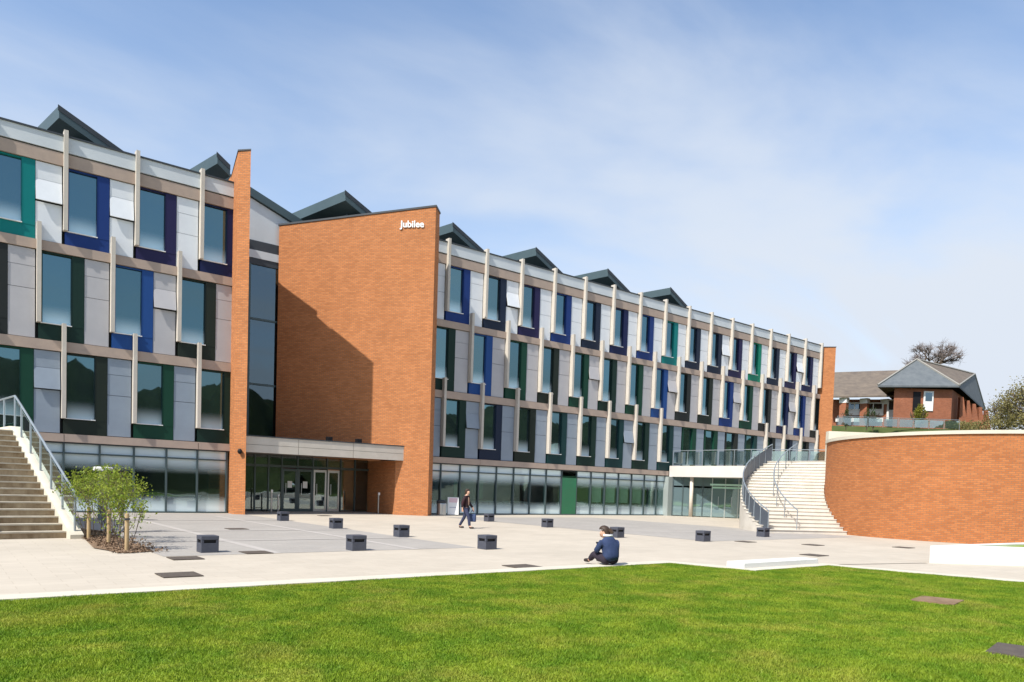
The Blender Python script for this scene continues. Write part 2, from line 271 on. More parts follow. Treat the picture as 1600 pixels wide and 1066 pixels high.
# ------------------------------------------------------------------ mesh helpers
class MB:
    def __init__(s): s.v = []; s.f = []
    def add(s, vs, fs):
        n = len(s.v); s.v += [tuple(p) for p in vs]; s.f += [tuple(i+n for i in f) for f in fs]; return s
    def box(s, x0, x1, y0, y1, z0, z1):
        return s.add([(x0, y0, z0), (x1, y0, z0), (x1, y1, z0), (x0, y1, z0), (x0, y0, z1), (x1, y0, z1), (x1, y1, z1), (x0, y1, z1)],
                     [(0, 3, 2, 1), (4, 5, 6, 7), (0, 1, 5, 4), (1, 2, 6, 5), (2, 3, 7, 6), (3, 0, 4, 7)])
    def prism(s, pts, z0, z1):
        """pts counter-clockwise plan; z0/z1 numbers or lists"""
        n = len(pts); a = z0 if isinstance(z0, (list, tuple)) else [z0]*n; b = z1 if isinstance(z1, (list, tuple)) else [z1]*n
        vs = [(p[0], p[1], a[i]) for i, p in enumerate(pts)] + [(p[0], p[1], b[i]) for i, p in enumerate(pts)]
        fs = [tuple(range(n-1, -1, -1)), tuple(range(n, 2*n))] + [(i, (i+1) % n, n+(i+1) % n, n+i) for i in range(n)]
        return s.add(vs, fs)
    def extr(s, pts, vec):
        """planar polygon (3-D points) extruded along vec"""
        n = len(pts); vec = Vector(vec)
        vs = [Vector(p) for p in pts] + [Vector(p)+vec for p in pts]
        fs = [tuple(range(n)), tuple(range(2*n-1, n-1, -1))] + [((i+1) % n, i, n+i, n+(i+1) % n) for i in range(n)]
        return s.add(vs, fs)
    def tube(s, p0, p1, r0, r1=None, n=6):
        r1 = r0 if r1 is None else r1
        p0 = Vector(p0); p1 = Vector(p1); d = (p1-p0)
        if d.length < 1e-6: return s
        d.normalize(); a = d.orthogonal().normalized(); b = d.cross(a)
        vs = []
        for p, r in ((p0, r0), (p1, r1)):
            for k in range(n):
                t = 2*math.pi*k/n; vs.append(p + a*math.cos(t)*r + b*math.sin(t)*r)
        return s.add(vs, [(k, (k+1) % n, n+(k+1) % n, n+k) for k in range(n)] + [tuple(range(n-1, -1, -1)), tuple(range(n, 2*n))])
    def lathe(s, prof, cx=0, cy=0, n=14):
        vs = []
        for r, z in prof:
            for k in range(n):
                t = 2*math.pi*k/n; vs.append((cx+r*math.cos(t), cy+r*math.sin(t), z))
        fs = []
        for i in range(len(prof)-1):
            for k in range(n): fs.append((i*n+k, i*n+(k+1) % n, (i+1)*n+(k+1) % n, (i+1)*n+k))
        fs.append(tuple(range(n-1, -1, -1))); fs.append(tuple(range((len(prof)-1)*n, len(prof)*n)))
        return s.add(vs, fs)
    def mesh(s, name, uv=False):
        me = bpy.data.meshes.new(name); me.from_pydata(s.v, [], s.f); me.update()
        if uv: metric_uv(me)
        return me
    def build(s, name, m, parent=None, loc=(0, 0, 0), rz=0.0, uv=False, bevel=0.0, smooth=False):
        me = s.mesh(name, uv); me.materials.append(m)
        o = bpy.data.objects.new(name, me); col.objects.link(o)
        o.location = loc; o.rotation_euler = (0, 0, rz)
        if parent: o.parent = parent
        if bevel:
            b = o.modifiers.new('bevel', 'BEVEL'); b.width = bevel; b.segments = 2; b.limit_method = 'ANGLE'
        if smooth:
            for p in me.polygons: p.use_smooth = True
        return o
def metric_uv(me):
    l = me.uv_layers.new(name='UVMap')
    for p in me.polygons:
        n = p.normal
        for li in p.loop_indices:
            c = me.vertices[me.loops[li].vertex_index].co
            if abs(n.z) > 0.7: l.data[li].uv = (c.x, c.y)
            else:
                k = math.hypot(n.x, n.y); t = (-n.y/k, n.x/k)
                l.data[li].uv = (c.x*t[0]+c.y*t[1], c.z)
def inst(me, name, parent, loc, rot=(0, 0, 0), m=None, label=None):
    o = bpy.data.objects.new(name, me); col.objects.link(o); o.parent = parent; o.location = loc; o.rotation_euler = rot
    if m is not None:
        o.material_slots[0].link = 'OBJECT'; o.material_slots[0].material = m
    if label: o['label'] = label
    return o
def empty(name, loc=(0, 0, 0), rz=0.0):
    o = bpy.data.objects.new(name, None); col.objects.link(o); o.location = loc; o.rotation_euler = (0, 0, rz); o.empty_display_size = 0.3; return o
def tag(o, label, cat, group=None):
    o['label'] = label; o['category'] = cat
    if group: o['group'] = group
    return o
def struct(o, kind='structure'): o['kind'] = kind; return o
def copy_thing(root, loc, rz=0.0):
    r = root.copy(); col.objects.link(r); r.location = loc; r.rotation_euler = (0, 0, rz)
    for ch in root.children:
        c = ch.copy(); col.objects.link(c); c.parent = r
        for g in ch.children:
            d = g.copy(); col.objects.link(d); d.parent = c
    return r

# ------------------------------------------------------------------ ground, plaza
struct(MB().add([(-900, -900, -0.03), (900, -900, -0.03), (900, 900, -0.03), (-900, 900, -0.03)], [(0, 1, 2, 3)]).build('ground', M['rough_grass']))
struct(MB().add([(-30, -45, 0), (60, -45, 0), (60, 6, 0), (-30, 6, 0)], [(0, 1, 2, 3)]).build('plaza', M['plaza']))
def sheet(name, x0, x1, y0, y1, z, m):
    return struct(MB().add([(x0, y0, z), (x1, y0, z), (x1, y1, z), (x0, y1, z)], [(0, 1, 2, 3)]).build(name, m))
sheet('grey_paving', -0.6, 7.0, -19.55, -0.35, 0.004, M['greypave'])
sheet('grey_paving', 16.55, 27.0, -19.75, -3.4, 0.004, M['greypave'])
for x in (1.7, 5.2): sheet('paving_strip', x-0.11, x+0.11, -19.55, -3.0, 0.008, M['palestrip'])
for y in (-16.0, -12.2, -6.2): sheet('paving_strip', -0.6, 7.0, y-0.09, y+0.09, 0.012, M['palestrip'])
for y in (-15.4, -9.2): sheet('paving_strip', 16.55, 27.0, y-0.09, y+0.09, 0.008, M['palestrip'])
# thin dark line across the paving beside the planter
struct(MB().add([(11.9, -26.0, 0.004), (16.0, -27.0, 0.004), (16.0, -26.93, 0.004), (11.9, -25.93, 0.004)], [(0, 1, 2, 3)]).build('dark_paving_line', M['cover']))

# ------------------------------------------------------------------ hill behind, unseen woods opposite
def sstep(t): t = np.clip(t, 0, 1); return t*t*(3-2*t)
def hill_h(x, y):
    d = (x-CAM.x)*math.sin(YAW)+(y-CAM.y)*math.cos(YAW)
    top = np.where(d < 84, 1.57+0.099*d, 9.89+0.02*(d-84))
    return -0.15+(top+0.15)*sstep((x-60.2)/11.0)
def grid_mesh(name, xs, ys, fn, m):
    X, Y = np.meshgrid(xs, ys); Z = fn(X, Y); n, k = X.shape
    vs = list(zip(X.ravel(), Y.ravel(), Z.ravel()))
    fs = [(j*k+i, j*k+i+1, (j+1)*k+i+1, (j+1)*k+i) for j in range(n-1) for i in range(k-1)]
    return MB().add(vs, fs).build(name, m, smooth=True)
struct(grid_mesh('hill', np.linspace(60.2, 260, 120), np.linspace(-70, 170, 60), lambda x, y: hill_h(x, y)+0.06*np.sin(x*0.7+y*0.3), M['rough_grass']))
def woods(x, y):
    d = (-y-66)
    return 17*sstep(d/25.0)+1.8*np.sin(x*0.21)+1.3*np.sin(x*0.53+1.0)+1.2*np.sin(x*0.9+y*0.4)-1.0
struct(grid_mesh('unseen_wooded_hill', np.linspace(-140, 230, 120), np.linspace(-160, -62, 34), woods, M['woods']))  # unseen behind the viewpoint, added to darken reflections in the lower glazing

# ------------------------------------------------------------------ the university building
BAY = 2.616
bld = empty('university_building', (0, 0, 0))
tag(bld, 'long three-storey teaching building with coloured window frames, sawtooth roofs and brick entrance wall', 'building')
ROWS = {1: (10.87, 13.93, 11.42, 0.0), 2: (6.97, 10.46, 7.63, -0.90), 3: (3.24, 6.53, 3.88, -0.03)}   # bottom, top, glass bottom, shift
row1 = {-2: 'navy', -1: 'teal', 0: 'blue', 1: 'purple', 2: 'navy', 6: 'purple', 7: 'blue', 8: 'inky', 9: 'purple', 10: 'blue', 11: 'inky', 12: 'navy', 13: 'blue', 14: 'teal', 15: 'inky',
        16: 'inky', 17: 'purple', 18: 'jade', 19: 'inky', 20: 'purple', 21: 'navy'}
row2 = {-2: 'green', -1: 'char', 0: 'dgreen', 1: 'cobalt', 2: 'olive', 6: 'green', 7: 'dgreen', 8: 'cobalt', 9: 'green', 10: 'olive', 11: 'green', 12: 'dgreen', 13: 'green', 14: 'cobalt', 15: 'char',
        16: 'olive', 17: 'blue', 18: 'green', 19: 'char', 20: 'navy', 21: 'blue', 22: 'char'}
row3 = {-2: 'olive', -1: 'green', 0: 'olive', 1: 'green', 2: 'dgreen', 6: 'dgreen', 7: 'dgreen', 8: 'inky', 9: 'olive', 10: 'petrol', 11: 'dgreen', 12: 'petrol', 13: 'dgreen', 14: 'petrol',
        15: 'green', 16: 'green', 17: 'char', 18: 'petrol', 19: 'char', 20: 'inky', 21: 'char'}
rowcol = {1: row1, 2: row2, 3: row3}
open_vents = {(1, -1), (1, 0), (1, 8), (2, 1), (3, -1), (1, 16), (2, 11), (2, 14), (2, 17), (3, 12), (1, 20), (3, 7), (2, 20)}
XL0, XL1, XR0, XR1 = -5.6, 6.95, 15.3, 57.9
win_mesh, pane_mesh, sill_mesh, up_mesh, vent_mesh, low_mesh, fin_mesh = {}, {}, {}, {}, {}, {}, {}
for r, (zb, zt, zg, sh) in ROWS.items():
    h = zt-zb; g = zg-zb
    m = MB()      # coloured L-shaped frame: sill board below, broad jamb right, slim head and left
    m.box(0.0, 1.59, -0.04, 0.16, 0, g-0.04)
    m.box(1.14, 1.59, -0.05, 0.20, g-0.04, h)
    m.box(0.10, 1.14, -0.02, 0.20, h-0.06, h-0.002)
    m.box(0.10, 0.14, -0.02, 0.20, g-0.04, h-0.06)
    win_mesh[r] = m.mesh('window'); win_mesh[r].materials.append(M['c_navy'])
    p = MB().box(0.14, 1.14, 0.10, 0.13, 0.0, h-g-0.06); pane_mesh[r] = p.mesh('pane'); pane_mesh[r].materials.append(M['glass_up'])
    s = MB().box(0.06, 1.16, -0.10, 0.10, -0.035, 0.0); sill_mesh[r] = s.mesh('sill'); sill_mesh[r].materials.append(M['paint'])
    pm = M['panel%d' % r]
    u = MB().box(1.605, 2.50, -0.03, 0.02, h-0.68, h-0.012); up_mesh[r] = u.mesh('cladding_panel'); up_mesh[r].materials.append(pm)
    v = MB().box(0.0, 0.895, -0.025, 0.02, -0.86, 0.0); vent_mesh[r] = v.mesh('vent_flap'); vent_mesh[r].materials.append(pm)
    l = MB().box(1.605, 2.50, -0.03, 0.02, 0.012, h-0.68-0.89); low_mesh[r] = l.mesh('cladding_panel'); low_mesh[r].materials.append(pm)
    f = MB(); ft = {1: 15.32, 2: 11.52, 3: 7.66}[r]
    f.prism([(-0.075, -0.30), (0.075, -0.30), (0.075, 0.05), (-0.075, 0.05)], zg-0.03, ft)
    fin_mesh[r] = f.mesh('facade_fin'); fin_mesh[r].materials.append(M['fin'])
tall_win = MB(); hh = 6.53-3.62
tall_win.box(1.14, 1.59, -0.05, 0.20, 0, hh); tall_win.box(0.0, 0.14, -0.03, 0.2, 0, hh); tall_win.box(0.14, 1.14, -0.02, 0.2, hh-0.06, hh-0.002)
tall_win = tall_win.mesh('window'); tall_win.materials.append(M['c_green'])
tall_pane = MB().box(0.14, 1.14, 0.10, 0.13, 0, hh-0.06).mesh('pane'); tall_pane.materials.append(M['glass_up'])
for r, (zb, zt, zg, sh) in ROWS.items():
    for i, cname in rowcol[r].items():
        x = i*BAY+sh
        if x+2.5 > XR1 and i > 20 and r == 2 and i == 22: pass
        if r == 3 and 15 <= i <= 18:
            w = inst(tall_win, 'window', bld, (x, 0, 3.62), m=M['c_'+cname]); inst(tall_pane, 'pane', w, (0, 0, 0))
        else:
            w = inst(win_mesh[r], 'window', bld, (x, 0, zb), m=M['c_'+cname])
            if cname in ('teal', 'jade', 'cobalt'): w['label'] = {'teal': 'teal framed window', 'jade': 'bright green framed window', 'cobalt': 'bright blue framed window'}[cname]
            inst(pane_mesh[r], 'pane', w, (0, 0, zg-zb)); inst(sill_mesh[r], 'sill', w, (0, 0, zg-zb))
            inst(fin_mesh[r], 'facade_fin', bld, (x, 0, 0))
        if i == 22: continue
        if x+2.5 > 6.9 and x < 7: 
            if r != 2: continue
        inst(up_mesh[r], 'cladding_panel', bld, (x, 0, zb))
        op = (r, i) in open_vents
        inst(vent_mesh[r], 'vent_flap', bld, (x+1.605, 0, zt-0.69), (R(-random.uniform(9, 16)) if op else 0, 0, 0), label='vent flap tilted open' if op else None)
        if not (r == 3 and 15 <= i <= 18): inst(low_mesh[r], 'cladding_panel', bld, (x, 0, zb))
        else: inst(low_mesh[r], 'cladding_panel', bld, (x, 0, zb+0.38))
# last fin at the right corner
inst(fin_mesh[1], 'facade_fin', bld, (22*BAY, 0, 0)); inst(fin_mesh[3], 'facade_fin', bld, (22*BAY-0.05, 0, 0))
# backing walls (behind panels), parapets, bands
MB().box(XL0, XL1, 0.21, 0.5, 2.86, 14.6).build('backing_wall', M['core'], bld)
MB().box(XR0, XR1, 0.21, 0.5, 2.86, 14.6).build('backing_wall', M['core'], bld)
def bay_pieces(name, m, y0, y1, z0, z1, xa, xb, off=0.0, gap=0.012, every=1):
    cache = {}
    k0 = math.floor((xa-off)/(BAY*every)); x = xa
    edges = [xa]+[off+BAY*every*k for k in range(k0, k0+60) if xa+0.2 < off+BAY*every*k < xb-0.2]+[xb]
    for a, b in zip(edges[:-1], edges[1:]):
        L = round(b-a, 3)
        if L not in cache:
            me = MB().box(gap, L-gap, y0, y1, z0, z1).mesh(name); me.materials.append(m); cache[L] = me
        inst(cache[L], name, bld, (a, 0, 0))
for xa, xb in ((XL0, XL1), (XR0, XR1)):
    bay_pieces('parapet_panel', M['parapet'], -0.12, 0.3, 14.50, 15.10, xa, xb)
    MB().box(xa, xb, -0.16, 0.4, 15.10, 15.17).build('parapet_cap', M['dark_metal'], bld)
    MB().box(xa, xb, -0.02, 0.2, 14.44, 14.50).build('shadow_gap', M['dark_metal'], bld)
    bay_pieces('string_course', M['band'], -0.10, 0.19, 13.95, 14.44, xa, xb, every=2)
    bay_pieces('string_course', M['band'], -0.10, 0.19, 10.48, 10.855, xa, xb, off=-0.9, every=2)
    bay_pieces('string_course', M['band'], -0.10, 0.19, 6.55, 6.955, xa, xb, every=2)
    MB().box(xa, xb, 0.4, 13.0, 14.2, 14.6).build('flat_roof', M['dark_metal'], bld)
bay_pieces('string_course', M['band'], -0.12, 0.19, 2.90, 3.225, XL0, XL1, every=2)
bay_pieces('string_course', M['band'], -0.12, 0.19, 2.90, 3.225, XR0, 37.75, every=2)
for xa, xb in ((XL0, XL1), (XR0, 37.75)): MB().box(xa, xb, -0.05, 0.2, 2.84, 2.90).build('shadow_gap', M['dark_metal'], bld)
# rear and side walls of the block
MB().box(XL0, XR1, 13.0, 13.3, 0, 14.6).build('rear_wall', M['brick'], bld, uv=True)
MB().box(XL0-0.3, XL0, 0.0, 13.3, 0, 15.1).build('side_wall', M['brick'], bld, uv=True)

# ---- ground-floor glazing
gp = MB().box(0.03, BAY/2-0.03, 0.06, 0.08, 0.0, 2.84).mesh('glazing_pane'); gp.materials.append(M['glass_low'])
gpost = MB().box(-0.035, 0.035, -0.03, 0.12, 0, 2.84).mesh('glazing_post'); gpost.materials.append(M['frame'])
gposts = MB().box(-0.035, 0.035, -0.03, 0.12, 0, 2.84).mesh('glazing_post'); gposts.materials.append(M['frame_pale'])
ggreen = MB().box(0.03, BAY/2-0.03, -0.02, 0.08, 0.0, 2.5).mesh('green_panel'); ggreen.materials.append(M['greenpanel'])
for xa, xb in ((-4, 5), (12, 29)):
    for k in range(xa, xb):
        x = k*BAY/2
        if k >= 28.9: break
        inst(gpost, 'glazing_post', bld, (x, 0, 0))
        if k == 21: inst(ggreen, 'green_panel', bld, (x, 0, 0), label='solid green panel between the panes')
        else: inst(gp, 'glazing_pane', bld, (x, 0, 0))
inst(gpost, 'glazing_post', bld, (5*BAY/2, 0, 0)); inst(gpost, 'glazing_post', bld, (29*BAY/2-0.2, 0, 0))
for xa, xb in ((-5.2, 6.6), (15.7, 37.75)):
    MB().box(xa, xb, -0.02, 0.10, 2.42, 2.48).build('transom', M['frame'], bld)
    MB().box(xa, xb, -0.04, 0.14, 0.0, 0.07).build('base_rail', M['frame'], bld)
MB().box(37.45, 38.02, -0.38, 0.1, 0, 2.825).build('corner_panel', M['frame_pale'], bld)
# interior of the ground floor, seen through the glass
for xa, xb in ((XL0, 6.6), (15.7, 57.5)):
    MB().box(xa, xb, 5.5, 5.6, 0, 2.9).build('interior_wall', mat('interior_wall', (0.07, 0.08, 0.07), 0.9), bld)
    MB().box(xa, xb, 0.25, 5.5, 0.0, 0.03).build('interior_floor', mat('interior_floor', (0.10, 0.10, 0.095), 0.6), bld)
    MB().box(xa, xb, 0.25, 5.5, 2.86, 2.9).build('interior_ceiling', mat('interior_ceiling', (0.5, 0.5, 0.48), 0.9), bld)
board = MB().box(-0.42, 0.42, 0, 0.05, 0, 1.35).mesh('notice_board'); board.materials.append(mat('pale_green_board', (0.50, 0.66, 0.52), 0.6))
for k in (23, 24, 25, 26): inst(board, 'notice_board', bld, ((k+0.5)*BAY/2, 0.10, 0.85))
for k, z in ((15.2, 1.0), (16.6, 0.9), (27.4, 0.5), (28.2, 0.6)):
    MB().box(-0.12, 0.12, 0, 0.05, 0, 1.3).build('green_column', M['greenpanel'] if k < 17 else board.materials[0], bld, (k*BAY/2, 0.8, z))
desk = MB().box(-0.9, 0.9, 0, 0.7, 0.70, 0.74).box(-0.85, -0.78, 0.05, 0.65, 0, 0.7).box(0.78, 0.85, 0.05, 0.65, 0, 0.7).mesh('desk'); desk.materials.append(M['paint'])
for x in (-3.6, -0.6, 2.4, 4.9, 18.5, 22.5, 25.2, 30.2, 33.6): inst(desk, 'desk', bld, (x, 1.4, 0.03))

# ---- sawtooth roofs
apx = [-0.09, 6.26, 12.72, 19.43, 25.70, 32.11, 38.67]
ridge_dir = Vector((-0.165, 0.986, 0.0)); Lr = 11.0
SL = 0.45; RUN = 6.15
for i, xa in enumerate(apx):
    A = Vector((xa, 1.2, 16.82)); B = A+ridge_dir*Lr
    run = 0.6 if i == 1 else RUN
    A2 = Vector((xa+run, 1.2+0.35*run/RUN, 16.82-(0.7 if i == 1 else SL)*run)); B2 = A2+ridge_dir*Lr
    t = Vector((0, 0, -0.50))
    roof = MB().extr([A, A2, B2, B], t).build('sawtooth_roof', M['roof'], bld)
    # front gable wall and left upright coloured dark for the recess shade under the overhang
    a = A+ridge_dir*1.1+Vector((0.75, 0, -0.84)); a2 = A2+ridge_dir*1.1+Vector((-0.1, 0, -0.52))
    if i != 1:
        MB().extr([(a.x, a.y, 14.6), (a2.x, a2.y, 14.6), (a2.x, a2.y, max(a2.z, 14.62)), (a.x, a.y, a.z)], (0, 0.15, 0)).build('roof_gable', M['dark_metal'], roof)
    else:
        MB().extr([(a.x, a.y, 14.6), (a.x+0.12, a.y, 14.6), (a.x+0.12, a.y, a.z-0.05), (a.x, a.y, a.z)], (0, 0.15, 0)).build('roof_gable', M['dark_metal'], roof)
    c0 = A+ridge_dir*0.9+Vector((0.7, 0, -0.80)); c1 = B+Vector((0.7, 0, -0.80))
    MB().extr([(c0.x, c0.y, 14.6), (c0.x, c0.y, c0.z), (c1.x, c1.y, c1.z), (c1.x, c1.y, 14.6)], (0.1, 0, 0)).build('recess_upright', M['roof_side'], roof)
    MB().extr([A+Vector((-0.04, -0.02, 0.03)), A2+Vector((0, -0.02, 0.03)), A2+Vector((0, -0.02, -0.2)), A+Vector((-0.04, -0.02, -0.2))], (0, 0.03, 0)).build('verge_flashing', M['dark_metal'], roof)
MB().extr([(7.45, 3.86, 17.14), (12.0, 3.86, 15.52), (11.2, 9.0, 15.52), (6.6, 9.0, 17.14)], (0, 0, -0.42)).build('atrium_roof', M['roof'], bld)
MB().lathe([(0.05, 15.15), (0.05, 15.4), (0.16, 15.45), (0.16, 15.62), (0.02, 15.75)], 48.6, 0.9, 8).build('roof_vent', M['dark_metal'], bld)

# ---- brick fin left of the entrance (sloping top) and end pier
def zf(y): return 16.25 if y < -0.8 else 15.5
fp = [(6.54, -0.95), (6.94, -1.42), (7.02, -1.0), (7.06, 0.6), (7.06, 4.0), (6.86, 4.0), (6.70, 0.6)]
MB().prism(fp, 0, [16.25, 16.25, 16.1, 15.9, 15.85, 15.6, 15.55]).build('brick_fin', M['brick'], bld, uv=True)
cp = [(6.51, -0.98), (6.94, -1.46), (7.05, -1.0), (7.08, 0.6), (6.69, 0.6)]
MB().prism(cp, [16.251, 16.251, 16.101, 15.901, 15.551], [16.31, 16.31, 16.16, 15.96, 15.61]).build('fin_cap', M['dark_metal'], bld)
MB().lathe([(0.05, 2.98), (0.10, 2.92), (0.11, 2.84), (0.06, 2.76), (0.02, 2.74)], 6.70, -1.32, 10).build('security_camera', M['black'], bld, smooth=True)
MB().prism([(57.9, -0.25), (58.55, -0.95), (59.0, -0.2), (59.0, 13.3), (57.9, 13.3)], 0, 15.0).build('brick_pier', M['brick'], bld, uv=True)
MB().prism([(57.87, -0.28), (58.55, -1.0), (59.05, -0.2), (59.05, 13.3), (57.87, 13.3)], 15.0, 15.06).build('pier_cap', M['dark_metal'], bld)

# ---- splayed brick entrance wall
WT = Vector((16.28, -2.0, 0)); WD = Vector((0.72, -0.69, 0)).normalized(); WN = Vector((0.69, 0.72, 0)).normalized()
def wp(a, z, off=0.0): return WT+WD*a+WN*off+Vector((0, 0, z))
TH = 1.0
rp = [wp(-8.4, 2.90), wp(-1.8, 2.90), wp(-1.8, 0), wp(0, 0), wp(0, 16.03), wp(-8.4, 15.08)]
wall = MB().extr(rp, WN*TH).build('brick_entrance_wall', M['brick'], bld, uv=True)
MB().extr([wp(-8.45, 15.08, -.04), wp(0.04, 16.03, -.04), wp(0.04, 16.12, -.04), wp(-8.45, 15.17, -.04)], WN*(TH+0.08)).build('wall_coping', M['dark_metal'], wall)
# brick return beside the doors
MB().prism([(15.02, -0.70), (15.45, -0.70), (15.45, 2.6), (15.02, 2.6)], 0, 2.86).build('brick_return', M['brick'], bld, uv=True)
# lettering
fc = bpy.data.curves.new('lettering', 'FONT'); fc.body = 'Jubilee'; fc.size = 0.50; fc.extrude = 0.025; fc.offset = 0.012
fo = bpy.data.objects.new('lettering', fc); col.objects.link(fo)
bpy.context.view_layer.update()
lm = bpy.data.meshes.new_from_object(fo.evaluated_get(bpy.context.evaluated_depsgraph_get())); bpy.data.objects.remove(fo)
lm.materials.clear(); lm.materials.append(M['paint'])
lo = bpy.data.objects.new('sign_lettering', lm); col.objects.link(lo); lo.parent = bld
wx = max(v.co.x for v in lm.vertices); sc_ = 1.24/wx
lo.matrix_world = Matrix(((WD.x, 0, -WN.x, 0), (WD.y, 0, -WN.y, 0), (0, 1, 0, 0), (0, 0, 0, 1))) @ Matrix.Diagonal((sc_, sc_, 1, 1))
lo.location = wp(-1.84, 14.98, -0.03)
lo['label'] = 'white sign lettering reading Jubilee'

# ---- recessed entrance bay
MB().extr([(7.02, 4.02, 14.07), (12.6, 4.02, 14.07), (12.6, 4.02, 14.85), (7.02, 4.02, 16.84)], (0, 0.2, 0)).build('white_gable', M['parapet'], bld)
MB().box(7.07, 12.0, 3.93, 4.2, 13.57, 14.07).build('beam', M['dark_metal'], bld)
MB().box(7.07, 12.0, 3.90, 4.2, 13.17, 13.57).build('beam', M['parapet'], bld, )
MB().box(7.07, 12.0, 3.93, 4.2, 12.85, 13.17).build('beam', M['dark_metal'], bld)
for k, xx in enumerate((7.12, 8.75, 10.4)):
    MB().box(xx+0.04, xx+1.66, 4.02, 4.05, 3.62, 12.85).build('curtain_pane', M['glass_dark'], bld)
    MB().box(xx-0.05, xx+0.05, 3.9, 4.15, 3.62, 12.85).build('curtain_post', M['frame'], bld)
for z in (6.6, 10.0): MB().box(7.07, 12.0, 3.95, 4.1, z, z+0.1).build('curtain_transom', M['frame'], bld)
MB().tube((9.35, 5.0, 3.6), (9.75, 5.0, 12.8), 0.16, n=10).build('inner_column', M['cream'], bld)
MB().box(7.4, 14.8, 9.0, 9.2, 0, 14).build('lobby_wall', mat('lobby_wall', (0.10, 0.09, 0.08), 0.9), bld)
MB().box(7.4, 15.0, 2.3, 9.0, 0.0, 0.02).build('lobby_floor', mat('lobby_floor', (0.2, 0.19, 0.18), 0.4), bld)
# canopy
can = MB().prism([(7.07, -0.99), (15.22, -0.99), (12.9, 1.2), (10.3, 3.88), (7.07, 3.88)], 2.92, 3.58).build('canopy', M['soffit'], bld)
for a, b in ((7.05, 9.55), (9.57, 12.4), (12.42, 15.30)):
    MB().box(a, b, -1.05, -0.99, 2.87, 3.22).build('fascia_panel', M['fin'], can)
    MB().box(a, b, -1.05, -0.99, 3.235, 3.60).build('fascia_panel', M['fin'], can)
MB().box(7.05, 15.3, -1.08, -0.9, 3.60, 3.65).build('canopy_edge', M['dark_metal'], can)
for x in (11.3, 12.9): MB().box(x-.12, x+.12, -0.75, -0.45, 3.65, 3.86).build('floodlight', M['black'], can)
# entrance screen and doors
ys = 2.35
MB().box(7.07, 15.02, ys, ys+0.1, 2.30, 2.42).build('door_transom', M['frame'], bld)
xs_ = [7.12, 8.65, 9.35, 10.05, 10.9, 11.75, 12.55, 13.35, 14.2, 15.0]
for a, b in zip(xs_[:-1], xs_[1:]):
    if not (9.9 < a < 12.6): MB().box(a+0.03, b-0.03, ys+0.03, ys+0.06, 0.05, 2.3).build('screen_pane', M['glass_clear'], bld)
    MB().box(a+0.03, b-0.03, ys+0.03, ys+0.06, 2.42, 2.9).build('screen_pane', M['glass_clear'], bld)
    MB().box(a-0.035, a+0.035, ys-0.02, ys+0.12, 0, 2.9).build('screen_post', M['frame'], bld)
for a, b, pale in ((10.05, 10.9, False), (10.9, 11.75, False), (11.75, 12.55, True), (12.55, 13.3, True)):
    fm = M['steel'] if pale else M['frame']
    d = MB().box(a+0.04, a+0.12, ys-0.01, ys+0.05, 0.02, 2.25).box(b-0.12, b-0.04, ys-0.01, ys+0.05, 0.02, 2.25).box(a+0.12, b-0.12, ys-0.01, ys+0.05, 0.02, 0.16).box(a+0.12, b-0.12, ys-0.01, ys+0.05, 2.12, 2.25).build('entrance_door', fm, bld)
    MB().box(a+0.12, b-0.12, ys+0.01, ys+0.03, 0.16, 2.12).build('door_pane', M['glass_clear'], d)
    MB().tube((a+0.2, ys-0.06, 0.9), (a+0.2, ys-0.06, 1.5), 0.02).build('door_handle', M['steel'], d)
for x_ in (10.48, 11.32): MB().box(x_-.12, x_+.12, ys-.005, ys+.005, 1.25, 1.6).build('paper_notice', M['paint'], bld)
MB().box(9.2, 12.4, 4.0, 4.1, 2.0, 2.7).build('lobby_sign_board', mat('red_board', (0.25, 0.06, 0.07), 0.6), bld)
MB().box(9.4, 10.4, 5.6, 6.2, 0, 1.05).build('reception_desk', M['fin'], bld)

# ---- first-floor terrace on the right with its glazed entrance below
ter = [(37.8, -0.13), (38.4, -6.5), (33.25, -11.15), (33.45, -15.1), (40.5, -18), (67.5, -18), (67.5, -0.13)]
tp = MB().prism(ter, 2.83, 3.60).build('terrace_slab', M['white'], bld)
MB().prism([(p[0]+0.06, p[1]) for p in ter], 3.602, 3.62).build('terrace_paving', M['plaza'], tp)
MB().box(44.5, 57.9, -0.05, 0.2, 0, 2.83).build('lower_wall', M['core'], bld)
G0_ = Vector((37.95, -0.40, 0)); GD = Vector((3.45, -4.75, 0)).normalized(); ent = empty('entrance_frame', G0_, math.atan2(GD.y, GD.x)); ent.parent = bld
edges = [0, 0.7, 1.4, 2.1, 2.75, 3.65, 4.55, 5.2, 5.85]
M['mint'] = mat('mint_frame', (0.42, 0.66, 0.56), 0.4)
for k, (a, b) in enumerate(zip(edges[:-1], edges[1:])):
    MB().box(a+0.03, b-0.03, 0.02, 0.05, 0.05, 2.08).build('screen_pane', M['glass_teal'], ent)
    MB().box(a+0.03, b-0.03, 0.02, 0.05, 2.2, 2.82).build('screen_pane', M['glass_teal'], ent)
    MB().box(a-0.035, a+0.035, -0.03, 0.08, 0, 2.82).build('screen_post', M['frame_pale'] if k in (2, 4, 5, 6) else M['frame'], ent)
    if k in (4, 5): MB().tube((a+.45, -0.08, 0.8), (a+.45, -0.08, 1.5), 0.02).build('door_handle', M['steel'], ent)
MB().box(2.75, 5.85, -0.05, 0.09, 2.08, 2.2).build('door_header', M['mint'], ent)
MB().box(2.6, 5.9, -0.55, -0.05, 2.28, 2.40).build('door_canopy', M['mint'], ent)
MB().lathe([(0.13, 0), (0.13, 2.83)], 38.35, -1.75, 12).build('terrace_column', M['cream'], bld, smooth=True)
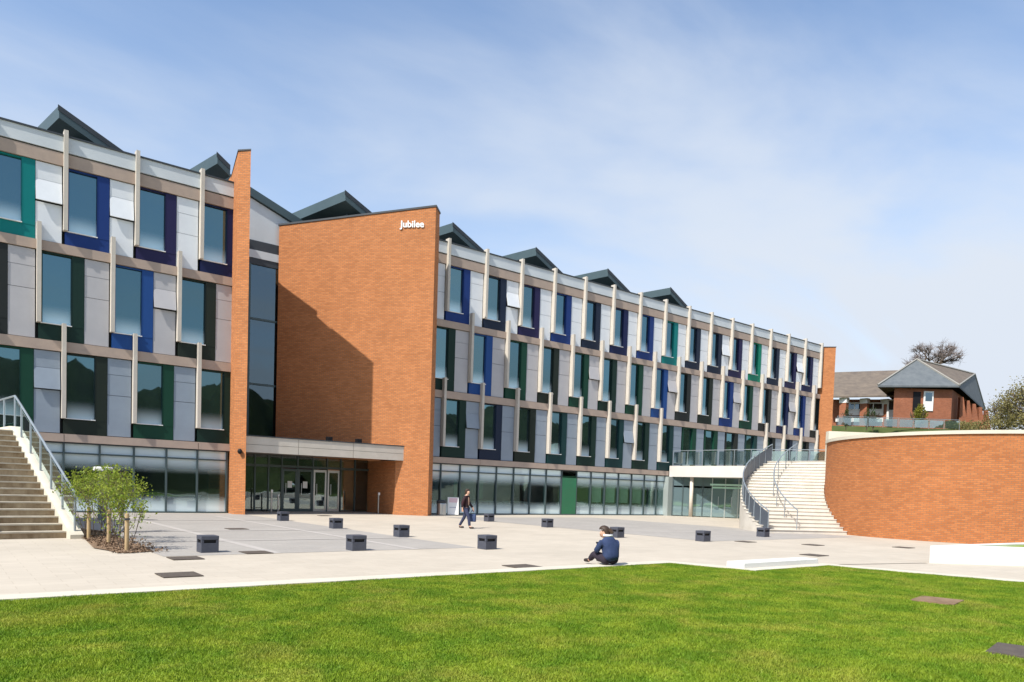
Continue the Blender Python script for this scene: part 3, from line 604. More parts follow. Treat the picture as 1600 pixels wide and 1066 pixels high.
MB().prism([(52, -12), (57, -12), (57, -0.2), (52, -0.2)], 0, 2.82).build('lower_block', M['core'], bld)
# glass balustrade of the terrace
def railing(name, pts, parent, h=1.1, post=1.25, glass=True, rail_r=0.025):
    root = MB()
    for p, q in zip(pts[:-1], pts[1:]): root.tube((p[0], p[1], p[2]+h), (q[0], q[1], q[2]+h), rail_r)
    ro = root.build(name, M['galv'], parent)
    for p, q in zip(pts[:-1], pts[1:]):
        p = Vector(p); q = Vector(q); n = max(1, round((q-p).length/post))
        for k in range(n+1):
            if k == n and q != Vector(pts[-1]): continue
            c = p.lerp(q, k/n); MB().tube(c, c+Vector((0, 0, h)), 0.022).build('rail_post', M['galv'], ro)
            if glass and k < n:
                e = p.lerp(q, (k+1)/n); a0 = c.lerp(e, .06); a1 = c.lerp(e, .94); nn = (q-p).cross(Vector((0, 0, 1))).normalized()*0.012
                MB().extr([a0+Vector((0, 0, .1)), a1+Vector((0, 0, .1)), a1+Vector((0, 0, h-.1)), a0+Vector((0, 0, h-.1))], nn).build('glass_panel', M['glass_rail'], ro)
    return ro
railing('terrace_railing', [(37.95, -0.3, 3.6), (38.5, -6.4, 3.6), (40.6, -10.7, 3.6)], bld)

# ------------------------------------------------------------------ curved brick drum and its stair
DC = (33.77, -21.58); DR = 6.4; DH = 4.30
def ring(rad, a0, a1, n): return [(DC[0]+rad*math.cos(R(a0+(a1-a0)*k/n)), DC[1]+rad*math.sin(R(a0+(a1-a0)*k/n))) for k in range(n+1)]
drum = empty('brick_drum', (DC[0], DC[1], 0)); tag(drum, 'round orange brick drum with pale coping beside the curved steps', 'building')
mb = MB(); n = 120
mb.v = [(DR*math.cos(2*math.pi*k/n), DR*math.sin(2*math.pi*k/n), z) for k in range(n) for z in (0, DH)]
mb.f = [(2*k, 2*((k+1) % n), 2*((k+1) % n)+1, 2*k+1) for k in range(n)]
me = mb.mesh('curved_wall'); me.materials.append(M['brick_drum']); l = me.uv_layers.new(name='UVMap')
for p in me.polygons:
    p.use_smooth = True
    k = p.index; us = [k, k+1, k+1, k]; vs_ = [0, 0, DH, DH]
    for j, li in enumerate(p.loop_indices): l.data[li].uv = (us[j]*2*math.pi*DR/n, vs_[j])
o = bpy.data.objects.new('curved_wall', me); col.objects.link(o); o.parent = drum
MB().lathe([(DR-0.45, DH), (DR+0.07, DH), (DR+0.07, DH+0.14), (DR-0.45, DH+0.14)], n=120).build('coping', M['kerb'], drum)
MB().lathe([(DR-0.40, DH-0.3), (0.1, DH-0.28)], n=40).build('drum_roof', M['cream'], drum)

st = empty('curved_staircase', (DC[0], DC[1], 0)); tag(st, 'wide pale concrete steps curving up round the brick drum to the terrace', 'staircase')
NST = 22; T0, T1 = 152.0, 93.0; RI, RO = 6.42, 10.35
M['curvestep'] = mat('pale_stair_concrete', (0.67, 0.63, 0.56), 0.85, 0.15, (0.55, 0.51, 0.44), 1.6, bump=0.08)
stz = lambda th: 3.6*(T0-th)/(T0-T1)
for k in range(NST):
    a0 = T0-(T0-T1)*k/NST; a1 = T0-(T0-T1)*(k+1)/NST; z = 3.6*(k+1)/NST
    pts = [(RI*math.cos(R(a0)), RI*math.sin(R(a0))), (RI*math.cos(R(a1)), RI*math.sin(R(a1)))] + [(RO*math.cos(R(a1)), RO*math.sin(R(a1))), (RO*math.cos(R((a0+a1)/2)), RO*math.sin(R((a0+a1)/2))), (RO*math.cos(R(a0)), RO*math.sin(R(a0)))]
    stp = MB().prism(pts[::-1], 0, z-0.03).build('step', M['curvestep'], st)
    q = [(x*1.0, y*1.0) for x, y in pts]
    e0 = a0+0.25
    q = [(RI*math.cos(R(e0)), RI*math.sin(R(e0))), pts[1], (( RO+.02)*math.cos(R(a1)), (RO+.02)*math.sin(R(a1))), ((RO+.02)*math.cos(R(e0)), (RO+.02)*math.sin(R(e0)))]
    MB().prism(q[::-1], z-0.03, z).build('tread', M['curvestep'], stp)
def arc_rail(rad, th0, th1, nseg, infill, name):
    pts = [(rad*math.cos(R(th0+(th1-th0)*k/nseg)), rad*math.sin(R(th0+(th1-th0)*k/nseg)), stz(th0+(th1-th0)*k/nseg)) for k in range(nseg+1)]
    m = MB()
    for p, q in zip(pts[:-1], pts[1:]): m.tube((p[0], p[1], p[2]+0.98), (q[0], q[1], q[2]+0.98), 0.028)
    ro = m.build(name, M['galv'], st)
    for k, p in enumerate(pts):
        if infill or k % 2 == 0: MB().tube(p, (p[0], p[1], p[2]+0.98), 0.022).build('rail_post', M['galv'], ro)
        if infill and k < nseg:
            q = pts[k+1]
            MB().extr([(p[0], p[1], p[2]+.05), (q[0], q[1], q[2]+.05), (q[0], q[1], q[2]+.88), (p[0], p[1], p[2]+.88)], (0.015, 0, 0)).build('infill_panel', M['dark_panel'], ro)
M['dark_panel'] = mat('perforated_panel', (0.10, 0.12, 0.15), 0.5, 0.4, metal=0.3)
arc_rail(RO-0.08, T0, T1, 14, True, 'balustrade')
arc_rail(8.8, T0-1, T1, 14, False, 'centre_handrail')

# pale parapet of the upper terrace beyond the drum
a, b = at(1288, 44.0), at(1700, 38.5)
pw = MB().prism([b, (b[0]+.3, b[1]+.35), (a[0]+.3, a[1]+.35), a][::-1], 0, [5.62, 5.62, 5.02, 5.02]).build('terrace_parapet', M['kerb'])
pw = tag(pw, 'long pale parapet wall showing just above the rim of the brick drum', 'wall')
gf = empty('glass_fence', (0, 0, 0)); tag(gf, 'low glass fence with slim posts on the slope below the brick house', 'fence')
p0 = Vector((*at(1300, 72), 8.72)); p1 = Vector((*at(1490, 72), 8.72))
railing('fence_rail', [tuple(p0), tuple(p1)], gf, h=0.95, post=1.4)

# ------------------------------------------------------------------ left staircase
sa = math.atan2(-0.124, 0.992)                        # its run turns slightly left of the facade normal
ls = empty('concrete_staircase', (-1.62, -14.22, 0), -sa if False else math.atan2(0.124, 0.992)); tag(ls, 'weathered concrete staircase with steel handrail at the left edge', 'staircase')
NS = 17; RIS = 0.167; TRD = 0.355
for k in range(NS):
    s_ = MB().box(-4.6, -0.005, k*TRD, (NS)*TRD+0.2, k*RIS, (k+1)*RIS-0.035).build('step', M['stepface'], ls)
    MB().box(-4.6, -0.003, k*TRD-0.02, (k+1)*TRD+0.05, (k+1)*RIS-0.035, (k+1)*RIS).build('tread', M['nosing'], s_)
ZT = NS*RIS
MB().box(-4.6, 0.3, NS*TRD+0.2, NS*TRD+6, ZT-0.5, ZT).build('landing', M['cream'], ls)
MB().box(-4.6, 0.25, NS*TRD+1.2, NS*TRD+5.8, 0, ZT-0.5).build('landing_wall', M['cream'], ls)
yk = [(-0.35, 0.0), (-0.35, 0.10), (NS*TRD+0.1, ZT+0.14), (NS*TRD+6, ZT+0.14), (NS*TRD+6, 0.0)]
MB().extr([(0, y, z) for y, z in yk], (0.30, 0, 0)).build('side_kerb', M['kerb'], ls)
sl_ = RIS/TRD
def sz(y): return min(0.10+(y+0.35)*(ZT+0.04)/(NS*TRD+0.45), ZT+0.14)
pys = [-0.15, 0.95, 2.05, 3.15, 4.25, 5.35, NS*TRD+0.15, NS*TRD+1.6, NS*TRD+3.2]
m = MB()
for a, b in zip(pys[:-1], pys[1:]): m.tube((0.15, a, sz(a)+0.93), (0.15, b, sz(b)+0.93), 0.03, n=8)
hr = m.build('handrail', M['galv'], ls)
for k, y in enumerate(pys):
    MB().tube((0.15, y, sz(y)-0.02), (0.15, y, sz(y)+0.93), 0.028, n=8).build('rail_post', M['galv'], hr)
    if k+1 < len(pys):
        y2 = pys[k+1]
        MB().extr([(0.15, y+.08, sz(y+.08)+.12), (0.15, y2-.08, sz(y2-.08)+.12), (0.15, y2-.08, sz(y2-.08)+.80), (0.15, y+.08, sz(y+.08)+.80)], (0.012, 0, 0)).build('glass_panel', M['glass_rail'], hr)
m = MB(); xm = -2.15
m.tube((xm, -0.1, 1.0), (xm, NS*TRD, ZT+0.95), 0.028, n=8); m.tube((xm, NS*TRD, ZT+.95), (xm, NS*TRD+3, ZT+.95), .028, n=8)
hr2 = m.build('centre_handrail', M['galv'], ls)
for y in (0.0, 1.5, 3.0, 4.5, 6.0): MB().tube((xm, y, y*sl_), (xm, y, y*sl_+1.03), 0.026, n=8).build('rail_post', M['galv'], hr2)

# ------------------------------------------------------------------ kerbs, low walls, planter
kb = [(-30, -24.47), (8.75, -24.55), (9.35, -26.35), (12.2, -26.4), (13.45, -31.5), (13.6, -45)]
def offset_strip(pts, w, z0, z1, name, m):
    out = []
    for i, p in enumerate(pts):
        p = Vector(p); d = Vector((0, 0))
        dirs = []
        if i > 0: dirs.append((p-Vector(pts[i-1])).normalized())
        if i < len(pts)-1: dirs.append((Vector(pts[i+1])-p).normalized())
        nr = sum((Vector((-q.y, q.x)) for q in dirs), Vector((0, 0))).normalized()
        c = nr.dot(Vector((-dirs[0].y, dirs[0].x)))
        out.append(p+nr*(w/max(c, .4)))
    mb = MB()
    for i in range(len(pts)-1):
        mb.prism([pts[i], pts[i+1], tuple(out[i+1]), tuple(out[i])], z0, z1)
    return mb.build(name, m)
struct(offset_strip(kb, 0.42, 0.0, 0.035, 'kerb', M['kerb']))
lw = MB().box(0, 2.9, 0, 0.45, 0, 0.15).build('low_wall', M['whitewall'], None, (9.42, -26.02, 0), R(-1), bevel=0.015)
tag(lw, 'low white seat wall behind the notch in the lawn edge', 'wall')
pl = empty('planter', (16.1, -27.0, 0)); tag(pl, 'low white walled planter with grass in front of the brick drum', 'planter')
P = [(0, 0), (4.6, -3.45), (9.5, -3.2), (8.2, -0.55)]
Q = [(1.5, -0.42), (4.75, -2.75), (8.6, -2.6), (7.7, -0.9)]
mb = MB()
for i in range(4):
    j = (i+1) % 4; mb.prism([P[i], P[j], Q[j], Q[i]], 0, 0.46)
mb.build('planter_wall', M['whitewall'], pl)
MB().prism(Q, 0, 0.42).build('planter_grass', M['turf'], pl)

# ------------------------------------------------------------------ cube bollards
def make_bollard():
    r = empty('cube_bollard', (0, 0, 0)); s = 0.18
    b = MB(); b.box(-s, s, -s, s, 0.0, 0.205)
    for sx in (-1, 1):
        for sy in (-1, 1):
            x0, x1 = sorted((sx*s, sx*(s-0.055))); y0, y1 = sorted((sy*s, sy*(s-0.055))); b.box(x0, x1, y0, y1, 0.205, 0.275)
    b.build('body', M['bollard'], r, bevel=0.006)
    MB().box(-s+0.03, s-0.03, -s+0.03, s-0.03, 0.2055, 0.2745).build('light_core', M['black'], r)
    MB().box(-s-0.004, s+0.004, -s-0.004, s+0.004, 0.275, 0.365).build('cap', M['bollard'], r, bevel=0.012)
    return r
bol = [((0.43, -18.87), 'cube bollard nearest the young shrubs, left end of the front row'),
       ((6.75, -6.58), 'small distant cube bollard right in front of the entrance doors'),
       ((6.76, -11.49), 'cube bollard before the entrance, second from the doors'),
       ((3.66, -19.36), 'large front-row cube bollard standing on grey paving below the brick entrance wall'),
       ((7.01, -15.59), 'cube bollard on the buff paving below the brick wall corner'),
       ((7.03, -19.99), 'front-row cube bollard on buff paving just right and below the walking person'),
       ((16.39, -7.33), 'small distant cube bollard by the glazing just right of the walking person'),
       ((16.19, -11.76), 'small cube bollard in front of the green panel in the ground floor glazing'),
       ((14.5, -17.42), 'cube bollard seen just behind the shoulder of the sitting person'),
       ((16.38, -19.63), 'cube bollard between the sitting person and the curved steps'),
       ((21.58, -18.55), 'cube bollard at the foot of the curved steps')]
proto = None
for (x, y), lab in bol:
    if proto is None: proto = b = make_bollard(); b.location = (x, y, 0)
    else: b = copy_thing(proto, (x, y, 0), random.uniform(-.03, .03))
    tag(b, 'dark grey '+lab, 'bollard', 'cube bollards set out over the plaza')

# ------------------------------------------------------------------ drain covers
cv = MB().box(-0.3, 0.3, -0.3, 0.3, 0, 0.012).mesh('drain_cover'); cv.materials.append(M['cover'])
covers = [((-0.32, -20.06), 0.95, 'just right of the mulch bed and below the nearest cube bollard'),
          ((-1.07, -22.65), 1.0, 'in the pale paving nearest the left end of the lawn edge'),
          ((3.41, -11.41), 1.0, 'in the grey paving before the ground floor glazing on the left'),
          ((1.32, -19.3), 0.95, 'on the grey paving edge right of the bollard by the shrubs'),
          ((5.2, -23.75), 1.05, 'in the buff paving just left of the sitting person'),
          ((15.01, -24.44), 0.95, 'in the paving behind the low white seat wall'),
          ((17.89, -20.28), 0.9, 'in front of the bollard at the foot of the curved steps'),
          ((19.2, -22.02), 0.9, 'in the buff paving below the foot of the curved steps'),
          ((21.84, -23.81), 0.9, 'in the paving by the base of the brick drum'),
          ((10.39, -2.3), 0.9, 'in the paving in front of the entrance doors')]
for (x, y), s, lab in covers:
    o = bpy.data.objects.new('drain_cover', cv); col.objects.link(o); o.location = (x, y, 0.006); o.scale = (s, s, 1)
    tag(o, 'dark square drain cover '+lab, 'drain cover', 'drain covers set in the plaza')
for (x, y), sx, sy, lab in (((8.3, -30.33), 0.72, 0.6, 'brown flush drain cover let into the lawn on the right'), ((4.86, -32.55), 0.7, 0.55, 'dark drain cover in the lawn at the lower right corner')):
    o = MB().box(-sx/2, sx/2, -sy/2, sy/2, 0, 0.05).build('lawn_cover', M['cover'], None, (x, y, -0.012), R(10)); tag(o, lab, 'drain cover')
    o.data.materials[0] = mat('weathered_cover', (0.17, 0.11, 0.07), 0.9, 0.1, (0.27, 0.185, 0.12), 5) if x > 8 else M['cover']

# ------------------------------------------------------------------ sign, bin, entrance posts, lamp
sg = empty('pavement_sign', (18.3, -1.35, 0), R(-28)); tag(sg, 'white pavement sign with faint printed panel by the ground floor glazing', 'sign')
MB().extr([(-0.30, -0.18, 0.06), (0.30, -0.18, 0.06), (0.30, 0.0, 1.0), (-0.30, 0.0, 1.0)], (0, 0.02, 0)).build('front_board', M['paint'], sg)
MB().extr([(-0.30, 0.22, 0.06), (0.30, 0.22, 0.06), (0.30, 0.04, 1.0), (-0.30, 0.04, 1.0)], (0, -0.02, 0)).build('rear_board', M['paint'], sg)
MB().extr([(-0.22, -0.058, 0.72), (0.22, -0.058, 0.72), (0.22, -0.012, 0.96), (-0.22, -0.012, 0.96)], (0, -0.008, 0)).build('printed_panel', mat('pink_print', (0.72, 0.52, 0.55), 0.6), sg)
MB().extr([(-0.20, -0.113, 0.43), (0.16, -0.113, 0.43), (0.16, -0.105, 0.47), (-0.20, -0.105, 0.47)], (0, -0.008, 0)).build('printed_line', mat('grey_print', (0.4, 0.42, 0.5), 0.6), sg)
bn = empty('litter_bin', (17.55, -1.35, 0)); tag(bn, 'round steel litter bin with dark top beside the white pavement sign', 'bin')
MB().lathe([(0.24, 0.0), (0.27, 0.05), (0.27, 0.62), (0.25, 0.66)], n=18).build('body', M['steel'], bn, smooth=False)
MB().lathe([(0.25, 0.66), (0.29, 0.70), (0.29, 0.78), (0.2, 0.84), (0.05, 0.85)], n=18).build('lid', M['dark_metal'], bn)
for (x, y), lab in (((9.0, 0.9), 'slim steel push-button post left of the entrance doors'), ((9.45, 1.2), 'short steel post close to the entrance doors'), ((14.6, 0.3), 'slim steel post before the brick return right of the doors')):
    e = empty('access_post', (x, y, 0)); tag(e, lab, 'post', 'steel posts at the entrance')
    MB().tube((0, 0, 0), (0, 0, 1.15 if 'short' not in lab else 0.9), 0.04, n=10).build('post', M['steel'], e)
    MB().box(-.05, .05, -.06, -.035, 0.85 if 'short' in lab else 1.0, 0.9 if 'short' in lab else 1.14).build('button_plate', M['paint'], e)
lp = empty('bollard_lamp', (0.45, -6.2, 0)); tag(lp, 'grey post lamp with flat white cap rising behind the young shrubs', 'lamp')
MB().lathe([(0.16, 0), (0.16, 1.45), (0.19, 1.5), (0.19, 1.72)], n=16).build('post', mat('lamp_grey', (0.2, 0.23, 0.25), 0.5), lp, smooth=False)
MB().lathe([(0.2, 1.72), (0.31, 1.74), (0.31, 1.84), (0.27, 1.87)], n=20).build('cap', M['paint'], lp)

# ------------------------------------------------------------------ foliage helpers
def leaf_mesh(name, pts, size, up_bias=0.3, quad=True, jitter=0.4):
    n = len(pts); P_ = np.asarray(pts)
    nrm = rng.normal(size=(n, 3)); nrm[:, 2] += up_bias; nrm /= np.linalg.norm(nrm, axis=1)[:, None]
    t = rng.normal(size=(n, 3)); t -= (t*nrm).sum(1)[:, None]*nrm; t /= np.linalg.norm(t, axis=1)[:, None]
    b = np.cross(nrm, t); s = size*(1+jitter*rng.uniform(-1, 1, n))[:, None]
    v = np.stack([P_-t*s*0.5, P_+b*s*0.28, P_+t*s*0.5, P_-b*s*0.28], 1).reshape(-1, 3)
    me = bpy.data.meshes.new(name); me.vertices.add(4*n); me.vertices.foreach_set('co', v.astype(np.float32).ravel())
    me.loops.add(4*n); me.loops.foreach_set('vertex_index', np.arange(4*n, dtype=np.int32))
    me.polygons.add(n); me.polygons.foreach_set('loop_start', np.arange(0, 4*n, 4, dtype=np.int32)); me.polygons.foreach_set('loop_total', np.full(n, 4, dtype=np.int32))
    me.update(); me.validate(); return me
def branch(m, tips, p, d, L, r, depth, spread=0.5, up=0.25, n=5, kids=(2, 3), shrink=0.72):
    q = p+d*L
    m.tube(p, q, r, r*0.7, n=n)
    if depth == 0: tips.append(q); return
    tips.append(q)
    for _ in range(random.randint(*kids)):
        dd = (d+Vector((random.gauss(0, spread), random.gauss(0, spread), random.gauss(0, spread*0.6)+up))).normalized()
        branch(m, tips, q, dd, L*shrink*random.uniform(.8, 1.15), r*0.66, depth-1, spread, up, n=max(3, n-1), kids=kids, shrink=shrink)
def link(name, me, m, parent):
    me.materials.clear(); me.materials.append(m); o = bpy.data.objects.new(name, me); col.objects.link(o); o.parent = parent; return o

# young shrubs and their stakes in the mulch bed
struct(MB().add([(-1.25, -14.0, .02), (-1.5, -17.4, .02), (-1.15, -18.7, .02), (-0.55, -18.45, .02), (-0.45, -12.0, .02), (-1.0, -10.0, .02)], [(0, 1, 2, 3, 4, 5)]).build('mulch_bed', M['mulch']))
chips = np.c_[rng.uniform(-1.5, 0.05, 2600), rng.uniform(-18.9, -12, 2600), rng.uniform(.02, .05, 2600)]
struct(link('bark_chips', leaf_mesh('bark_chips', chips[(chips[:, 0] > -1.35) & (chips[:, 0] < -0.6+0.55*rng.random(2600)**2) & (chips[:, 1] > -18.75)], 0.07, 1.5), M['mulch'], None), 'stuff')
shr = [((-1.02, -17.95), 1.35, 'young leafy shrub at the front tip of the mulch bed, nearest the plaza', 'stake at the front tip of the mulch bed'),
       ((-1.05, -16.1), 1.65, 'young leafy shrub in the middle of the bed, the fullest of them', 'middle stake among the young shrubs'),
       ((-1.22, -14.5), 1.6, 'young leafy shrub against the foot of the staircase kerb', 'stake nearest the staircase kerb'),
       ((-0.62, -14.9), 1.7, 'tall loose shrub behind the stakes, in front of the capped lamp', None),
       ((-0.55, -12.6), 1.7, 'farthest young shrub of the bed, closest to the glazing', None)]
for (x, y), h, lab, slab in shr:
    t = empty('young_shrub', (x, y, 0)); tag(t, lab, 'shrub', 'young shrubs in the mulch bed')
    m = MB(); tips = []
    for k in range(5):
        d = Vector((random.gauss(0, .30), random.gauss(0, .30), 1)).normalized()
        branch(m, tips, Vector((random.gauss(0, .06), random.gauss(0, .06), 0)), d, h*random.uniform(.30, .42), 0.011, 3, .40, .40, n=4)
    m.build('stems', M['bark'], t)
    tp_ = np.array([list(q) for q in tips if 0.22 < q.z < h*1.08]); 
    pts = np.repeat(tp_, 10, 0); pts = pts+rng.normal(0, 0.085, pts.shape)
    pts = pts[(pts[:, 2] > 0.16) & (pts[:, 2] < h*1.1)]
    link('foliage', leaf_mesh('foliage', pts, 0.058, .4), M['leaf'], t)
    if slab:
        s = empty('tree_stake', (x, y-0.32, 0)); tag(s, 'pale timber '+slab, 'stake', 'timber stakes in the mulch bed')
        MB().lathe([(0.042, 0), (0.042, 0.78), (0.03, 0.80)], n=10).build('stake_post', M['stake'], s)
        MB().box(-.046, .046, -.05, .05, .66, .70).build('strap', M['dark_metal'], s)

# ------------------------------------------------------------------ lawn
lawn_poly = [(-30, -24.47), (8.75, -24.55), (9.35, -26.35), (12.2, -26.4), (13.45, -31.5), (13.6, -45), (-30, -45)]
def lawn_h(x, y): return 0.03+0.02*np.sin(x*0.9+1)*np.sin(y*0.8)+0.012*np.sin(x*2.3+y*1.7)
xs = np.linspace(-14, 13.6, 90); ysn = np.linspace(-38, -24.47, 60)
def inside(x, y):
    res = np.zeros_like(x, bool); n = len(lawn_poly)
    for i in range(n):
        x0, y0 = lawn_poly[i]; x1, y1 = lawn_poly[(i+1) % n]
        c = ((y0 > y) != (y1 > y)); xi = (x1-x0)*(y-y0)/((y1-y0) if y1 != y0 else 1e-9)+x0
        res ^= c & (x < xi)
    return res
bm = bmesh.new(); vs_ = [bm.verts.new((x, y, 0.012)) for x, y in lawn_poly]; bm.faces.new(vs_[::-1])
bmesh.ops.recalc_face_normals(bm, faces=bm.faces)
for f in bm.faces:
    if f.normal.z < 0: f.normal_flip()
me = bpy.data.meshes.new('lawn'); bm.to_mesh(me); bm.free(); struct(link('lawn', me, M['turf'], None))
def blades(n, x0, x1, y0, y1, hgt, wid):
    x = rng.uniform(x0, x1, n); y = rng.uniform(y0, y1, n); k = inside(x, y)
    # keep what the photograph can see (view wedge, generous)
    dx_, dy_ = x-CAM.x, y-CAM.y
    zc = dx_*math.sin(YAW)+dy_*math.cos(YAW); xc = dx_*math.cos(YAW)-dy_*math.sin(YAW)
    k &= (zc > 4.6) & (np.abs(xc) < zc*0.80+1.2)
    for cx, cy, rx in ((8.3, -30.33, .37), (4.86, -32.55, .36)): k &= ~((np.abs(x-cx) < rx) & (np.abs(y-cy) < .28))
    x, y = x[k], y[k]; n = len(x); z = np.full(n, 0.012)
    clump = 0.6+0.5*(np.sin(x*3.1+2*np.sin(y*2.3))*np.sin(y*3.7+1.3*np.sin(x*1.9))*0.5+0.5)
    a = rng.uniform(0, 2*math.pi, n); h = hgt*clump*rng.uniform(.6, 1.25, n); l = rng.normal(0, .45, (n, 2))*h[:, None]
    w = wid*rng.uniform(.7, 1.3, n)
    p = np.stack([x, y, z], 1); s = np.stack([np.cos(a)*w, np.sin(a)*w, np.zeros(n)], 1); tp = p+np.stack([l[:, 0], l[:, 1], h], 1)
    v = np.stack([p-s, p+s, tp], 1).reshape(-1, 3)
    me = bpy.data.meshes.new('grass'); me.vertices.add(3*n); me.vertices.foreach_set('co', v.astype(np.float32).ravel())
    me.loops.add(3*n); me.loops.foreach_set('vertex_index', np.arange(3*n, dtype=np.int32))
    me.polygons.add(n); me.polygons.foreach_set('loop_start', np.arange(0, 3*n, 3, dtype=np.int32)); me.polygons.foreach_set('loop_total', np.full(n, 3, dtype=np.int32))
    me.update(); return me
struct(link('grass', blades(1500000, -9, 13.6, -34.5, -24.45, 0.032, 0.006), M['grass'], None), 'stuff')

# ------------------------------------------------------------------ brick house on the slope, trees
hs = empty('brick_house', (*at(1418, 84), 9.9)); hl = hs.location.copy()
tag(hs, 'red brick house with slate hipped roofs on the slope beyond the drum', 'house')
def hp(u, d, z): p = at(u, d); return Vector((p[0]-hl.x, p[1]-hl.y, z-hl.z))
E1, E2, E3, E4 = hp(1360, 79, 13.85), hp(1486, 79, 14.1), hp(1528, 95, 13.7), hp(1400, 97, 13.9)
A_, B_ = hp(1418, 83.5, 17.55), hp(1509, 92, 17.6)
def poly(name, pts, m, thick=(0, 0, -0.18)): return MB().extr(pts, thick).build(name, m, hs, uv=True)
poly('hip_roof', [E1, E2, A_], M['slate']); poly('tile_slope', [E2, B_, A_], M['tile']); poly('hip_roof', [E2, E3, B_], M['slate']); poly('tile_slope', [E1, A_, B_, E4], M['tile']); poly('tile_slope', [E4, B_, E3], M['tile'])
W1a, W1b, W1c, W1d = hp(1285, 86, 13.5), hp(1412, 84, 13.65), hp(1412, 91, 17.75), hp(1285, 93, 17.45)
poly('tile_slope', [W1a, W1b, W1c, W1d], M['tile'])
m = MB()
for p, q in ((A_, E1), (A_, E2), (B_, E2), (B_, E3), (A_, B_)): m.tube(p+Vector((0, 0, .06)), q+Vector((0, 0, .06)), 0.11, n=5)
m.build('ridge_tiles', mat('ridge', (0.28, 0.27, 0.24), 0.8), hs)
F0, F1, F2, F3 = hp(1386, 79.7, 0), hp(1476, 79.7, 0), hp(1520, 95, 0), hp(1405, 95, 0)
MB().prism([(p.x, p.y) for p in (F3, F0, F1, F2)][::1], 8.5-hl.z, 13.75-hl.z).build('brick_wall', M['brick_red'], hs, uv=True)
G0, G1, G2, G3 = hp(1283, 88, 0), hp(1392, 86, 0), hp(1392, 92, 0), hp(1283, 94, 0)
MB().prism([(p.x, p.y) for p in (G3, G0, G1, G2)], 8.5-hl.z, 13.4-hl.z).build('brick_wall', M['brick_red'], hs, uv=True)
fdir = (F1-F0).normalized(); fn = Vector((fdir.y, -fdir.x, 0))
def win(u, d, z0, z1, w, dirv, nrm, name='window'):
    p = hp(u, d, 0); p.z = 0; c = p+nrm*0.02
    f = MB().extr([c-dirv*w/2+Vector((0, 0, z0-hl.z)), c+dirv*w/2+Vector((0, 0, z0-hl.z)), c+dirv*w/2+Vector((0, 0, z1-hl.z)), c-dirv*w/2+Vector((0, 0, z1-hl.z))], nrm*0.08).build(name, M['paint'], hs)
    c2 = c+nrm*0.085; zz0 = z0+(z1-z0)*0.5
    MB().extr([c2-dirv*w*.34+Vector((0, 0, zz0-hl.z)), c2+dirv*w*.34+Vector((0, 0, zz0-hl.z)), c2+dirv*w*.34+Vector((0, 0, z1-.15-hl.z)), c2-dirv*w*.34+Vector((0, 0, z1-.15-hl.z))], nrm*0.02).build('pane', M['glass_dark'], f)
win(1439, 79.7, 11.4, 13.5, 1.05, fdir, fn); win(1383, 85.6, 10.9, 13.3, 1.0, (G1-G0).normalized(), fn)
dd = hp(1421, 79.7, 0); dd.z = 0
MB().extr([dd-fdir*.4+fn*.03+Vector((0, 0, 11.3-hl.z)), dd+fdir*.4+fn*.03+Vector((0, 0, 11.3-hl.z)), dd+fdir*.4+fn*.03+Vector((0, 0, 13.4-hl.z)), dd-fdir*.4+fn*.03+Vector((0, 0, 13.4-hl.z))], fn*.05).build('dark_doorway', M['black'], hs)
gdir = (G1-G0).normalized()
for u in (1318, 1332, 1347, 1361): win(u, 85.7+(1392-u)*.0187, 11.5, 13.0, 1.25, gdir, fn)
for u in (1308, 1340, 1372):
    p = hp(u, 86.3, 0); MB().box(p.x-.3, p.x+.3, p.y-.5, p.y+.3, 9.5-hl.z, 12.8-hl.z).build('pilaster', M['brick_red'], hs, uv=True)
    MB().box(p.x-.34, p.x+.34, p.y-.54, p.y+.34, 12.8-hl.z, 13.4-hl.z).build('pilaster_cap', M['paint'], hs)
for k in range(5):
    u = 1489+k*10; d = 81+k*2.6; p = hp(u, d, 0)
    MB().extr([(p.x, p.y, 9-hl.z), (p.x+.9, p.y-.75, 9-hl.z), (p.x+.25, p.y-.2, 13.2-hl.z), (p.x, p.y, 13.2-hl.z)], Vector((.42, .38, 0))).build('buttress', M['brick_red'], hs, uv=True)
for a_, b_ in ((1297, 1339), (1341, 1371)):
    p = hp(a_, 85.75+(1392-a_)*.0187, 0); q = hp(b_, 85.75+(1392-b_)*.0187, 0)
    MB().extr([(p.x, p.y, 10.75-hl.z), (q.x, q.y, 10.75-hl.z), (q.x, q.y, 11.2-hl.z), (p.x, p.y, 11.2-hl.z)], fn*.1).build('white_board', M['paint'], hs)

# garden hedge strips and plants between the drum and the house
def bush(name, u, d, z0, h, w, lab, m, n, size, cat='shrub', group=None, cone=False, twigs=False):
    x, y = at(u, d); t = empty(name, (x, y, z0)); tag(t, lab, cat, group)
    mm = MB(); tips = []
    mm.tube((0, 0, -.3), (0, 0, h*.25), 0.05*h/2, .04*h/2, n=6)
    for k in range(7): branch(mm, tips, Vector((0, 0, h*.12)), Vector((random.gauss(0, .45), random.gauss(0, .45), 1)).normalized(), h*.30, .018*h, 3 if twigs else 2, .45, .3, n=4)
    mm.build('trunk', M['bark'], t)
    c = rng.normal(0, 1, (60, 3)); c /= np.linalg.norm(c, axis=1)[:, None]; c *= rng.uniform(.35, 1, 60)[:, None]
    q = c[rng.integers(0, 60, n)]+rng.normal(0, .16, (n, 3))
    zf_ = (q[:, 2]+1)*.5; k = (1-0.75*zf_) if cone else np.ones(n)
    pts = np.c_[q[:, 0]*w/2*k, q[:, 1]*w/2*k, np.clip(zf_, 0, 1.1)*h]
    link('crown', leaf_mesh('crown', pts, size, .3), m, t); return t
